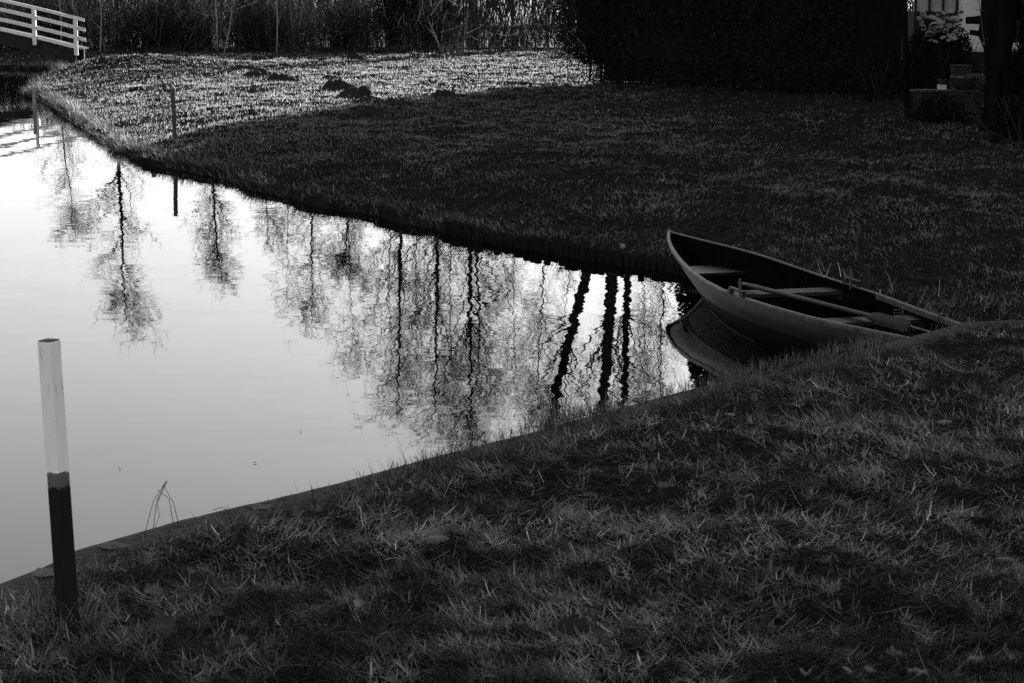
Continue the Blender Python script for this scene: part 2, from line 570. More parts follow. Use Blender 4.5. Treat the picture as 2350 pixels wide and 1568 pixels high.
# ---------------------------------------------------------------- setting: ground, water
def sector(name, d0, d1, rows, tmax, cols, zf, mat):
    D = d0 * (d1 / d0) ** np.linspace(0, 1, rows)
    T = np.linspace(-tmax, tmax, cols)
    X = T[None, :] * D[:, None]; Y = np.repeat(D[:, None], cols, 1)
    Z = zf(X.ravel(), Y.ravel())
    V = np.stack([X.ravel(), Y.ravel(), Z], 1)
    i, j = np.meshgrid(np.arange(rows - 1), np.arange(cols - 1), indexing='ij')
    a = (i * cols + j).ravel()
    F = np.stack([a, a + 1, a + cols + 1, a + cols], 1)
    return tag(link(name, np_mesh(name, V, F, mat, smooth=True)), kind='structure')


def rect_grid(name, x0, x1, nx, y0, y1, ny, zf, mat):
    X, Y = np.meshgrid(np.linspace(x0, x1, nx), np.linspace(y0, y1, ny))
    V = np.stack([X.ravel(), Y.ravel(), zf(X.ravel(), Y.ravel())], 1)
    i, j = np.meshgrid(np.arange(ny - 1), np.arange(nx - 1), indexing='ij')
    a = (i * nx + j).ravel()
    F = np.stack([a, a + 1, a + nx + 1, a + nx], 1)
    return tag(link(name, np_mesh(name, V, F, mat, smooth=True)), kind='structure')


YC = EDGE[-1][1]
sector('lawn', YC - 0.02, 77, 520, 0.40, 420, far_z, M['turf'])
rect_grid('near_bank', -4.5, 8.5, 260, -3.0, YC + 0.02, 300, near_z, M['soil'])
mb = MB(); mb.grid([[(-400, 76.0, 0.28), (400, 76.0, 0.28)], [(-400, 900, 0.28), (400, 900, 0.28)]])
tag(link('field', mb.mesh('field', M['field'])), kind='structure')
mb = MB(); mb.grid([[(27.5, -40, 0.26), (400, -40, 0.26)], [(31, 76.0, 0.26), (400, 76.0, 0.26)]])
mb.grid([[(-400, -40, 0.26), (-45, -40, 0.26)], [(-400, 76, 0.26), (-45, 76, 0.26)]])
mb.grid([[(8.4, -40, 0.47), (27.6, -40, 0.47)], [(8.4, YC, 0.47), (27.6, YC, 0.47)]])
mb.grid([[(4.75, YC, 0.33), (27.6, YC, 0.33)], [(32, 76, 0.33), (31.1, 76, 0.33)]])
tag(link('ground', mb.mesh('ground', M['turf'])), kind='structure')
mb = MB(); mb.grid([[(-46, -30, 0), (12, -30, 0)], [(-46, 76, 0), (12, 76, 0)]])
tag(link('water', mb.mesh('water', M['water'])), kind='structure')

# ---------------------------------------------------------------- concrete quay wall of the near bank
qw = thing('quay_wall', 'low concrete quay wall edging the near grass bank, mossy with a pale lichen patch', 'wall', (0, 8, 0))


def along(line, step):
    out = []
    for a, b in zip(line[:-1], line[1:]):
        a = Vector((a[0], a[1], 0)); b = Vector((b[0], b[1], 0)); n = max(1, int((b - a).length / step))
        for i in range(n):
            out.append(a.lerp(b, i / n))
    out.append(Vector((line[-1][0], line[-1][1], 0)))
    return out


wl = along(EDGE + [(2.75, YC + 0.03), (3.4, YC - 0.02)], 0.06)
rows = []
for i, p in enumerate(wl):
    t = (wl[min(i + 1, len(wl) - 1)] - wl[max(i - 1, 0)]).normalized()
    n = Vector((t.y, -t.x, 0))     # inland
    j = float(vnoise(p.x * 9, p.y * 9, 61)) - 0.5
    j2 = float(vnoise(p.x * 30, p.y * 30, 62)) - 0.5
    w = 0.20 - 0.07 * float(sstep(-0.8, 0.2, p.x))
    rows.append([p + n * (-0.045 + 0.006 * j) + Vector((0, 0, -0.4)), p + n * (-0.045 + 0.03 * j + 0.016 * j2) + Vector((0, 0, ZN - 0.03)),
                 p + n * (-0.035 + 0.03 * j + 0.016 * j2) + Vector((0, 0, ZN - 0.008 + 0.012 * j + 0.008 * j2)), p + n * 0.03 + Vector((0, 0, ZN + 0.004 + 0.01 * j)),
                 p + n * w * 0.6 + Vector((0, 0, ZN + 0.008 + 0.008 * j2)), p + n * w + Vector((0, 0, ZN + 0.002)), p + n * (w + 0.01) + Vector((0, 0, ZN - 0.2))])
mb = MB(); mb.grid(rows)
part('coping', mb, M['concrete'], qw, smooth=True)


def blotch(px, py, rx, ry, seed):
    c = at(px, py, ZN + 0.012)
    m_ = MB(); n = 22
    ring = []
    for i in range(n):
        a = 2 * math.pi * i / n
        k = 0.75 + 0.5 * float(vnoise(math.cos(a) * 2 + 5, math.sin(a) * 2 + 5, seed))
        ring.append((c.x + rx * k * math.cos(a), c.y + ry * k * math.sin(a), c.z))
    m_.v = [tuple(c + Vector((0, 0, 0.004)))] + ring
    m_.f = [[0, 1 + i, 1 + (i + 1) % n] for i in range(n)]
    return m_


for k, (px, py, rx, ry) in enumerate([(258, 1252, 0.05, 0.045), (105, 1312, 0.05, 0.05), (600, 1163, 0.04, 0.04)]):
    part('lichen_patch', blotch(px, py, rx, ry, 80 + k), M['lichen'], qw)

# ---------------------------------------------------------------- wooden piles along the far bank
rv = thing('pile_revetment', 'row of dark round wooden piles holding up the far bank beside the boat', 'revetment', (0, 17, 0))
pm = MB(); pm.tube([(0, 0, -0.35), (0, 0, 0.0), (0, 0, 0.085), (0, 0, 0.092)], [0.034, 0.034, 0.033, 0.026], 8)
pile_me = pm.mesh('pile', M['pile'], smooth=False)
sh = along(SHORE[16:], 0.02)
acc = 0.0; last = None; npile = 0
for i, p in enumerate(sh):
    if p.x < -0.6 or p.y < YC + 0.1:
        continue
    if last is None or (p - last).length >= 0.074:
        t = (sh[min(i + 3, len(sh) - 1)] - sh[max(i - 3, 0)]).normalized(); n = Vector((-t.y, t.x, 0))
        o = link('pile', pile_me, rv)
        q = p - n * (0.05 + random.uniform(-0.008, 0.008))
        o.location = (q.x, q.y - 17, 0.0 + random.uniform(-0.04, 0.03))
        o.rotation_euler = (random.uniform(-0.05, 0.05), random.uniform(-0.05, 0.05), random.uniform(0, 6))
        s = random.uniform(0.85, 1.1); o.scale = (s, s, 1)
        last = p; npile += 1

# ---------------------------------------------------------------- rowing boat
BOW = Vector((1.27, 16.88, 0)); AX = Vector((0.25, -0.968, 0)).normalized(); NX = Vector((0.968, 0.25, 0)).normalized()
LB = 5.15


def bt(s, n, z):
    return BOW + AX * s + NX * n + Vector((0, 0, z))


def lin(x, pts):
    xs = [p[0] for p in pts]; ys = [p[1] for p in pts]
    return float(np.interp(x, xs, ys))


def smooth_curve(pts):
    xs = np.linspace(0, LB, 90); ys = np.interp(xs, [p[0] for p in pts], [p[1] for p in pts])
    for _ in range(6):
        y2 = ys.copy(); y2[1:-1] = (ys[:-2] + 2 * ys[1:-1] + ys[2:]) / 4; ys = y2
    return lambda s: float(np.interp(s, xs, ys))


near_n = smooth_curve([(0, 0), (0.2, 0.075), (0.4, 0.14), (0.7, 0.225), (1.0, 0.30), (1.4, 0.388), (1.9, 0.468), (2.3, 0.505), (2.8, 0.53), (3.4, 0.49), (4.0, 0.425), (4.5, 0.35), (4.9, 0.265), (5.15, 0.22)])
far_n = smooth_curve([(0, 0), (0.2, 0.045), (0.4, 0.085), (0.6, 0.13), (1.05, 0.245), (1.4, 0.30), (1.7, 0.338), (2.4, 0.42), (3.0, 0.445), (3.7, 0.41), (4.2, 0.37), (4.6, 0.335), (5.15, 0.25)])
sheer = smooth_curve([(0, 0.392), (0.7, 0.37), (1.4, 0.345), (1.9, 0.32), (2.3, 0.303), (3.0, 0.295), (4.0, 0.30), (5.15, 0.33)])

boat = thing('rowing_boat', 'dark wooden rowing boat with pointed bow moored at the end of the ditch', 'boat', tuple(bt(2.6, 0, 0)))
US = [0, 0.008, 0.02, 0.04, 0.07, 0.1, 0.14, 0.18, 0.23, 0.29, 0.36, 0.44, 0.52, 0.6, 0.68, 0.76, 0.84, 0.92, 1.0]


def hull_row(side, u, r, inset=0.0):
    """r 0 gunwale, 1 chine, 2 bilge, 3 keel"""
    nf = near_n if side < 0 else far_n
    s0 = (0.0, 0.50, 1.02, 1.2)[r]; s1 = (LB, LB - 0.03, LB - 0.08, LB - 0.08)[r]
    s = s0 + (s1 - s0) * u
    g = nf(LB * u)
    k = (1.0, 0.965, 0.70, 0.0)[r]
    z = (sheer(LB * u), 0.150 + 0.08 * (1 - u) ** 4, -0.09 + 0.05 * (1 - u) ** 3, -0.13 + 0.04 * (1 - u) ** 3)[r]
    n = max(g * k - inset, 0.0)
    return bt(s + inset * 1.5 * (1 - u), side * n, z + (0.012 if (inset and r >= 2) else 0))


def hull_band(m_, r0, r1, side, inset=0.0, steps=3, bulge=0.012):
    rows = []
    for u in US:
        a = hull_row(side, u, r0, inset); b = hull_row(side, u, r1, inset)
        row = []
        for i in range(steps + 1):
            f = i / steps
            q = a.lerp(b, f) + NX * side * bulge * math.sin(math.pi * f) * min(1, u * 8)
            row.append(q)
        rows.append(row)
    m_.grid(rows)


mb = MB()
for sd_ in (-1, 1):
    hull_band(mb, 0, 1, sd_)
part('upper_strake', mb, M['hull_top'], boat, smooth=True)
mb = MB()
for sd_ in (-1, 1):
    hull_band(mb, 1, 2, sd_, 0.006, 4, 0.02); hull_band(mb, 2, 3, sd_, 0.006, 2, 0.0)
part('lower_strake', mb, M['hull_low'], boat, smooth=True)


def on_hull(side, u, z):
    a = hull_row(side, u, 1, 0.006); b = hull_row(side, u, 2, 0.006); f = (a.z - z) / (a.z - b.z)
    return a.lerp(b, f) + NX * side * (0.02 * math.sin(math.pi * f) * min(1, u * 8) + 0.002)


mb = MB()
for sd_ in (-1, 1):
    mb.grid([[on_hull(sd_, u, 0.0), on_hull(sd_, u, 0.007)] for u in US[:13]])
part('waterline_stripe', mb, M['rail'], boat)
mb = MB()
for sd_ in (-1, 1):
    hull_band(mb, 0, 1, sd_, 0.018, 3, 0.006); hull_band(mb, 1, 2, sd_, 0.022, 3, 0.01); hull_band(mb, 2, 3, sd_, 0.03, 2, 0)
part('inner_planking', mb, M['hull_in'], boat, smooth=True)
for sd_ in (-1, 1):
    nf = near_n if sd_ < 0 else far_n
    rows = []
    for u in US + []:
        s = LB * u; g = nf(s); z = sheer(s)
        o_ = g + 0.007; i_ = max(g - 0.018, -0.003) if u > 0 else -0.003
        rows.append([bt(s, sd_ * o_, z - 0.022), bt(s - 0.003, sd_ * (o_ + 0.002), z - 0.002), bt(s, sd_ * (o_ - 0.004), z + 0.009), bt(s, sd_ * (i_ + 0.004), z + 0.010), bt(s, sd_ * i_, z + 0.002), bt(s, sd_ * i_, z - 0.03)])
    mb = MB(); mb.grid(rows)
    part('gunwale', mb, M['rail'], boat, smooth=False)
# stem post
stem = []
for z in np.linspace(0.40, -0.04, 10):
    f = (0.49 - z) / 0.54
    s = 0.30 * min(f, 0.5) / 0.5 if f < 0.5 else 0.30 + 0.42 * (f - 0.5) / 0.5
    s = float(np.interp(z, [-0.04, 0.23, 0.392], [1.02, 0.50, 0.0]))
    stem.append(bt(s - 0.008, 0, z))
mb = MB(); mb.tube(stem, 0.017, 6)
part('stem', mb, M['rail'], boat, smooth=True)
mb = MB()
mb.grid([[hull_row(-1, 1, 0), hull_row(-1, 1, 1), hull_row(-1, 1, 2), hull_row(-1, 1, 3)], [hull_row(1, 1, 0), hull_row(1, 1, 1), hull_row(1, 1, 2), hull_row(1, 1, 3)]])
part('transom', mb, M['hull_low'], boat)


def inner(side, s, z):
    nf = near_n if side < 0 else far_n
    g = nf(s); top = sheer(s)
    zc = 0.150 + 0.08 * (1 - s / LB) ** 4
    k = 1.0 if z > top else (1.0 - 0.045 * (top - z) / max(top - zc, 0.02) if z > zc else 0.955 - 0.295 * (zc - z) / (zc + 0.09))
    sh_ = 0.50 * (top - z) / max(top - zc, 0.02) * max(0, 1 - s / LB)
    g = nf(max(s - sh_ * (1 - s / LB) ** 2, 0))
    return side * max(g * k - 0.022, 0.0)


def sheet(m_, s0, s1, z, th=0.02, n=8, zz=None):
    top = []; bot = []
    for i in range(n + 1):
        s = s0 + (s1 - s0) * i / n
        a, b = inner(-1, s, z), inner(1, s, z)
        top.append([bt(s, a, z), bt(s, (a + b) / 2, z), bt(s, b, z)]); bot.append([bt(s, a, z - th), bt(s, (a + b) / 2, z - th), bt(s, b, z - th)])
    m_.grid(top); m_.grid([r[::-1] for r in bot])
    m_.grid([top[-1], bot[-1]]); m_.grid([bot[0], top[0]])


mb = MB(); sheet(mb, 0.85, 1.27, 0.222, 0.022)
part('bow_deck', mb, M['deck'], boat)
for s in (2.4, 3.73):
    mb = MB(); sheet(mb, s, s + 0.2, 0.25, 0.025, 2)
    part('thwart', mb, M['thwart'], boat)
    for sd_ in (-1, 1):
        m2 = MB(); a = inner(sd_, s + 0.1, 0.23); m2.box(bt(s + 0.1, a - sd_ * 0.012, 0.205), (0.03, 0.26, 0.03), Matrix.Rotation(math.atan2(AX.y, AX.x) + math.pi / 2, 3, 'Z'))
        part('thwart_bracket', m2, M['thwart'], boat)
mb = MB(); sheet(mb, 4.45, 5.08, 0.235, 0.022)
part('stern_seat', mb, M['thwart'], boat)
RZ = Matrix.Rotation(math.atan2(AX.y, AX.x), 3, 'Z')
for k in range(5):
    mb = MB(); n0 = -0.2 + 0.095 * k
    mb.beam(bt(1.9 + 0.12 * abs(k - 2), n0, 0.0), bt(4.5 - 0.08 * abs(k - 2), n0 * 0.9, 0.0), 0.085, 0.014)
    part('floorboard', mb, M['hull_in'], boat)
for sd_, s in ((-1, 2.95), (1, 2.70)):
    nf = near_n if sd_ < 0 else far_n
    g = nf(s); z = sheer(s)
    mb = MB()
    for ds in (-0.10, 0.10):
        mb.box(bt(s + ds, sd_ * (nf(s + ds) - 0.004), z + 0.022), (0.05, 0.03, 0.034), RZ)
    mb.box(bt(s, sd_ * (g - 0.004), z + 0.043), (0.26, 0.026, 0.014), RZ)
    rl = part('rowlock', mb, M['oar'], boat, bevel=0.003)
    m2 = MB(); m2.tube([bt(s + 0.015, sd_ * (g - 0.022), z - 0.02), bt(s + 0.01, sd_ * (g - 0.022), z + 0.115)], 0.009, 6)
    part('thole_pin', m2, M['iron'], rl)
# mooring ring on the far rail near the stern
mb = MB(); c = bt(4.22, far_n(4.22), sheer(4.22) - 0.01)
mb.tube([c + Vector((0, 0, 0.0)) + NX * 0.035 * math.cos(a) + Vector((0, 0, 0.035 * math.sin(a))) for a in np.linspace(0, 2 * math.pi, 13)], 0.008, 5, False)
part('mooring_ring', mb, M['iron'], boat, smooth=True)

for idx, (a, b, e, lab) in enumerate([((2.36, -0.28, 0.295), (3.92, -0.01, 0.29), (4.38, 0.07, 0.285), 'wooden oar lying on the thwarts with its mottled blade on edge towards us'),
                                      ((2.33, -0.235, 0.29), (4.05, 0.05, 0.285), (4.75, 0.15, 0.275), 'wooden oar behind its twin in the boat, slimmer blade lying flat')]):
    A, B, E = bt(*a), bt(*b), bt(*e)
    o = thing('oar', lab, 'oar', tuple(A), 'pair of oars in the rowing boat')
    mb = MB(); mb.tube([A, A.lerp(B, 0.06), A.lerp(B, 0.08), A.lerp(B, 0.5), B, B.lerp(E, 0.25)], [0.010, 0.011, 0.0135, 0.0145, 0.013, 0.010], 8)
    part('shaft', mb, M['oar'], o, smooth=True)
    mb = MB(); t = (E - B).normalized()
    w = (Vector((0, 0, 1)) * 0.95 - t.cross(Vector((0, 0, 1))) * 0.3).normalized() if idx == 0 else (t.cross(Vector((0, 0, 1))) + Vector((0, 0, 0.25))).normalized()
    th = t.cross(w).normalized()
    rows = []
    for f, hw in ((0, 0.013), (0.12, 0.026), (0.3, 0.040), (0.6, 0.038), (0.92, 0.038), (1.0, 0.030)):
        P = B.lerp(E, f); c_ = 0.012 * (1 - f * 0.6)
        rows.append([P - w * hw, P - w * hw * 0.3 + th * c_, P + w * hw * 0.3 + th * c_, P + w * hw, P + w * hw * 0.3 - th * c_, P - w * hw * 0.3 - th * c_, P - w * hw])
    mb.grid(rows)
    part('blade', mb, M['blade'], o, smooth=False)
rc = thing('rope_coil', 'small knotted coil of rope lying on the rear thwart beside the oar blade', 'rope', tuple(bt(3.82, 0.26, 0.26)))
mb = MB(); c = bt(3.82, 0.26, 0.262)
mb.tube([c + Vector((0.03 * math.cos(a) * (1 - a * 0.01), 0.028 * math.sin(a), 0.004 + a * 0.0035)) for a in np.linspace(0, 15, 60)], 0.0065, 5)
part('coil', mb, M['blade'], rc, smooth=True)

# ---------------------------------------------------------------- painted post on the near bank
PB = at(157, 1425, ZN); PT_ = at_d(112, 783, PB.y + 0.0)
post = thing('marker_post', 'leaning square post, white top and grey band over a tarred black foot', 'post', tuple(PB))
ax = (PT_ - PB); hgt = ax.length
rot = ax.normalized().to_track_quat('Z', 'Y').to_matrix() @ Matrix.Rotation(math.radians(-29), 3, 'Z')
post_s = 0.0475


def post_seg(name, z0, z1, s, cap=False):
    m_ = MB(); m_.box((0, 0, (z0 + z1) / 2), (s, s, z1 - z0))
    me = m_.mesh(name, M['post_paint'], bevel=0.0025)
    o = link(name, me, post)
    o.rotation_euler = rot.to_euler()
    return o


# the paint bands are placed in the post's own z, scaled to its height
zw, zb = 0.444, 0.402
post_seg('tarred_foot', -0.3, zb, post_s)
post_seg('grey_band', zb, zw, post_s - 0.0008)
post_seg('white_top', zw, hgt, post_s)
m_ = MB(); m_.box((0, 0, hgt + 0.002), (post_s - 0.006, post_s - 0.006, 0.004))
o = link('end_grain', m_.mesh('end_grain', M['lichen']), post); o.rotation_euler = rot.to_euler()


def small_stake(name, label, x, y, z0, z1, w, mat, lean=(0, 0), cat='post'):
    o = thing(name, label, cat, (x, y, z0), 'stakes and posts in the far bank')
    m_ = MB()
    a = Vector((x, y, z0)); b = Vector((x + lean[0], y + lean[1], z1))
    m_.tube([a, a.lerp(b, 0.5), a.lerp(b, 0.97), b], [w * 0.72, w * 0.70, w * 0.68, w * 0.58], 4 if w > 0.04 else 7)
    part('shaft', m_, mat, o)
    return o


small_stake('wooden_post', 'slim dark wooden post standing alone on the sunlit far bank', -4.95, 30.8, 0.1, 0.93, 0.046, M['post_wood'], (-0.02, 0))
small_stake('wooden_stake', 'pale grey stake in the water at the far tip of the lawn', -9.42, 41.5, -0.3, 0.46, 0.052, M['pale_stake'], (-0.01, 0))
small_stake('wooden_stake', 'short dark stake low in the shaded bank left of the slim post', -4.85, 28.3, -0.2, 0.16, 0.045, M['pile'])
small_stake('mooring_stake', 'short round mooring stake between the boat and the far bank', 2.50, 14.65, -0.3, 0.41, 0.039, M['stake'], (0.005, 0))

# ---------------------------------------------------------------- white footbridge
bridge = thing('footbridge', 'white railed wooden footbridge sloping up from the lawn across the channel', 'bridge', (BR.x, BR.y, 0.3))
PXM = BR.y / FPX
SL = 0.262


def deck_dz(x):
    """rise of the deck going left from the last post; it levels out over the middle"""
    u = max(0.0, BR.x - x)
    return SL * u - 0.012 * u * u if u < 9 else SL * 9 - 0.012 * 81


def bz(px, py):
    return at_d(px, py, BR.y)


xe, xp2, xp1 = bz(193, 46).x, bz(174.5, 80).x, bz(79, 60).x
sp = xp2 - xp1
zt = {}
heights = {'handrail': bz(174.5, 41).z, 'mid_a': bz(174.5, 63).z, 'mid_b': bz(174.5, 86).z, 'low': bz(174.5, 108.5).z}


def rail(name, zc, h, d, xr, yoff=0.0, mat='white_wood'):
    m_ = MB(); xs = list(np.linspace(xr, xr - 11, 12)); rows_ = []
    for x in xs:
        zz = zc + (deck_dz(x) if x < BR.x else -(x - BR.x) * SL)
        y0 = BR.y + yoff
        rows_.append([Vector((x, y0 - d / 2, zz - h / 2)), Vector((x, y0 - d / 2, zz + h / 2)), Vector((x, y0 + d / 2, zz + h / 2)), Vector((x, y0 + d / 2, zz - h / 2)), Vector((x, y0 - d / 2, zz - h / 2))])
    m_.grid(rows_)
    n = len(m_.v)
    m_.f.append([3, 2, 1, 0]); m_.f.append([n - 5, n - 4, n - 3, n - 2])
    return part(name, m_, M[mat], bridge)


rail('handrail', heights['handrail'], 0.085, 0.11, xe)
rail('rail', heights['mid_a'], 0.098, 0.04, xe + 0.02, 0.03)
rail('rail', heights['mid_b'], 0.098, 0.04, xe + 0.02, 0.03)
rail('bottom_rail', heights['low'], 0.095, 0.05, xp2 + 0.01, 0.03)
for k in range(7):
    x = xp2 - sp * k
    m_ = MB(); ztop = heights['handrail'] - 0.045 + deck_dz(x); zbot = bz(174.5, 127).z + deck_dz(x)
    m_.beam((x, BR.y - 0.03, zbot), (x, BR.y - 0.03, ztop), 0.105, 0.075, (0, 1, 0))
    part('post', m_, M['white_wood'], bridge)
rail('side_beam', heights['low'] - 0.24, 0.36, 0.12, xp2 - 0.04, 0.12, 'bridge_beam')
rail('side_beam', heights['low'] - 0.24, 0.36, 0.12, xp2 - 0.04, 1.25, 'bridge_beam')
plank = MB(); plank.box((0, 0, 0), (0.135, 1.3, 0.03)); plank_me = plank.mesh('deck_plank', M['bridge_beam'])
for k in range(74):
    x = xp2 - 0.148 * k
    o = link('deck_plank', plank_me, bridge)
    o.location = (x - BR.x, 0.74, heights['low'] - 0.043 + deck_dz(x) - 0.3)
    o.rotation_euler = (0, math.atan(SL - 0.024 * max(0, BR.x - x)), 0)
m_ = MB()
for k in (2, 5):
    for yy in (0.14, 1.25):
        x = xp2 - 1.9 * k
        m_.tube([(x, BR.y + yy, -0.6), (x, BR.y + yy, heights['low'] - 0.4 + deck_dz(x))], 0.09, 8)
part('pier', m_, M['bridge_beam'], bridge)

# ---------------------------------------------------------------- molehills
def molehill(px, py, w, h, label, seed):
    p = at(px, py, ZF); p.z = float(far_z(p.x, p.y))
    m_ = MB(); n = 40; rows_ = []
    for i in range(15):
        f = i / 14; r = w * 0.72 * f; row = []
        for j in range(n + 1):
            a = 2 * math.pi * (j % n) / n
            k = 0.6 + 0.9 * float(fbm(math.cos(a) * 1.6 + 4 + seed, math.sin(a) * 1.6 + 4, seed))
            x = p.x + r * k * math.cos(a) + 0.03 * (float(vnoise(j * 0.9, i * 0.9, seed + 1)) - 0.5); y = p.y + r * k * math.sin(a) * 0.85
            body = 0.03 + 1.5 * (1 - f ** 3) * (0.35 + 0.95 * float(fbm(x * 5 + seed, y * 4, seed + 3, 2)))
            clods = 0.10 * max(0.0, float(vnoise(x * 14, y * 12, seed + 5)) - 0.35) * (1 - f ** 4)
            row.append((x, y, p.z - 0.05 + h * body + clods))
        rows_.append(row)
    m_.grid(rows_)
    o = link('molehill', m_.mesh('molehill', M['mole_soil'], p), loc=p)
    return tag(o, label, 'molehill', 'molehills on the far lawn')


MH = [(560, 163, 0.62, 0.13, 'dark molehill at the far left end of the chain on the sunlit lawn'),
      (592, 173, 0.6, 0.14, 'lumpy molehill second from the left in the sunlit chain'),
      (645, 186, 0.62, 0.12, 'wide low molehill touching its neighbour at the middle of the sunlit chain'),
      (760, 183, 0.35, 0.1, 'small molehill just behind the big pair on the sunlit lawn'),
      (778, 207, 0.55, 0.16, 'tall molehill of the big pair near the shadow edge'),
      (818, 222, 0.58, 0.15, 'broad molehill in front of the tall one at the shadow edge'),
      (850, 236, 0.6, 0.08, 'flat molehill lying right on the edge of the shadow'),
      (905, 238, 0.4, 0.06, 'low mound on the shadow edge right of the flat molehill'),
      (985, 194, 0.34, 0.08, 'small dark molehill alone on the brightest strip of lawn'),
      (1022, 222, 0.42, 0.12, 'molehill in the shade just under the bright strip'),
      (818, 137, 0.5, 0.14, 'small peaked molehill far back near the reeds'),
      (600, 140, 0.4, 0.1, 'tiny far molehill left of the peaked one near the reeds'),
      (852, 262, 0.42, 0.1, 'dark molehill in the shade below the flat one'),
      (888, 276, 0.5, 0.08, 'wide dark mound in the shaded lawn left of centre'),
      (1160, 345, 0.36, 0.09, 'dark mound in the middle of the shaded lawn'),
      (1232, 312, 0.34, 0.09, 'dark mound in the shaded lawn, right and behind its neighbour'),
      (1250, 390, 0.32, 0.08, 'nearest dark mound to the boat on the shaded lawn')]
for k, (px, py, w, h, lab) in enumerate(MH):
    molehill(px, py, w, h, lab, 100 + k * 7)
p = at(1430, 507, ZF); p.z = float(far_z(p.x, p.y)) + 0.02
m_ = MB(); m_.lathe((0, 0, 0), [(0.001, 0.028), (0.016, 0.024), (0.025, 0.008), (0.024, -0.01), (0.012, -0.022)], 9)
tag(link('pale_stone', m_.mesh('pale_stone', M['stone'], smooth=True), loc=p), 'small pale stone lying on the shaded lawn behind the bow', 'stone')

# ---------------------------------------------------------------- grass
def tones(n, lo, hi, straw=0.12, slo=0.10, shi=0.2):
    t = rng.uniform(lo, hi, n)
    s = rng.random(n) < straw
    t[s] = rng.uniform(slo, shi, s.sum())
    return t


def tones2(n, bright=0.3, lo=0.008, hi=0.03, blo=0.07, bhi=0.22):
    t = rng.uniform(lo, hi, n)
    k = rng.random(n) < bright
    t[k] = rng.uniform(blo, bhi, k.sum()) ** 1.0
    return t


def clump_tone(c, reg, lo=0.006, amp=0.21, v0=0.45, v1=1.6):
    """pale straw clumps among dark green ones"""
    k = sstep(0.36, 0.70, c * 0.72 + reg * 0.28)
    return (lo + amp * k ** 1.3) * rng.uniform(v0, v1, len(c))


def sample_near(n, d0=4.6, d1=12.2, tm=0.31, wide=0.16):
    u = rng.random(n)
    D = d0 * (d1 / d0) ** u
    T_ = rng.uniform(-tm, tm, n); k = rng.random(n) < wide; T_[k] = rng.uniform(tm, tm + 0.28, k.sum())
    X = T_ * D
    sd = near_sd(X, D)
    return X, D, sd


# --- near bank: matted, tufted winter grass
parts_ = []
X, Y, sd = sample_near(310000)
dens = fbm(X * 1.6, Y * 1.6, 71, 3)
keep = (sd > 0.07 - 0.08 * sstep(-0.9, -0.1, X) + 0.10 * fbm(X * 3, Y * 3, 75, 2) + 0.09 * sstep(1.5, 2.0, X)) & (Y < YC) & (rng.random(len(X)) < sstep(0.34, 0.64, dens * 0.6 + 0.4 * fbm(X * 4.5, Y * 4.5, 73, 2)) * 0.55 + 0.45)
X, Y, dens = X[keep], Y[keep], dens[keep]; n = len(X)
Z = near_z(X, Y)
flow = fbm(X * 0.7, Y * 0.7, 91, 2) * 9.0
lie = rng.random(n) < 0.66 + 0.4 * (fbm(X * 1.3 + 7, Y * 1.3, 93, 2) - 0.5)
h = np.where(lie, rng.uniform(0.025, 0.085, n), rng.uniform(0.012, 0.04, n) * (0.5 + 1.0 * dens))
w = rng.uniform(0.0022, 0.0052, n)
az = np.where(lie, flow + rng.normal(0, 1.25, n), rng.uniform(0, 2 * math.pi, n))
lean = np.where(lie, rng.uniform(0.9, 1.45, n), rng.uniform(0.0, 0.7, n))
curl = np.where(lie, rng.uniform(-0.8, 1.0, n), rng.uniform(-0.2, 1.6, n))
parts_.append(blades(np.stack([X, Y, Z - 0.004 + np.where(lie, rng.uniform(0, 0.02, n), 0)], 1), h, w, az, lean, curl, clump_tone(fbm(X * 12.0, Y * 10.0, 77, 3), fbm(X * 1.9, Y * 1.9, 79, 2), 0.018, 0.22) * np.where(rng.random(n) < 0.10, 2.4, 1.0)))
# tufts
X, Y, sd = sample_near(1500)
k = (sd > 0.16) & (Y < YC - 0.05); X, Y = X[k], Y[k]
for x, y in zip(X, Y):
    m = int(rng.integers(14, 80)); r = rng.uniform(0.012, 0.07)
    a = rng.uniform(0, 2 * math.pi, m); rr = r * np.sqrt(rng.random(m))
    px_, py_ = x + rr * np.cos(a), y + rr * np.sin(a)
    hh = rng.uniform(0.018, 0.055) * rng.uniform(0.4, 1.25, m)
    ta = rng.uniform(0, 6.28)
    parts_.append(blades(np.stack([px_, py_, near_z(px_, py_) - 0.005], 1), hh, rng.uniform(0.0022, 0.0046, m), a + rng.normal(0, 0.9, m), rng.uniform(0.05, 0.9, m),
                         rng.uniform(-0.2, 1.5, m), rng.choice([0.012, 0.03, 0.06, 0.11, 0.18]) * rng.uniform(0.4, 1.7, m)))
# long straws and stems
X, Y, sd = sample_near(2600)
k = (sd > 0.12) & (Y < YC - 0.05); X, Y = X[k], Y[k]; n = len(X)
parts_.append(blades(np.stack([X, Y, near_z(X, Y) + rng.uniform(0.0, 0.03, n)], 1), rng.uniform(0.05, 0.15, n), rng.uniform(0.002, 0.004, n), rng.uniform(0, 6.28, n),
                     rng.uniform(1.0, 1.6, n), rng.uniform(-0.7, 0.5, n), tones2(n, 0.6, 0.02, 0.06, 0.10, 0.30), 4))
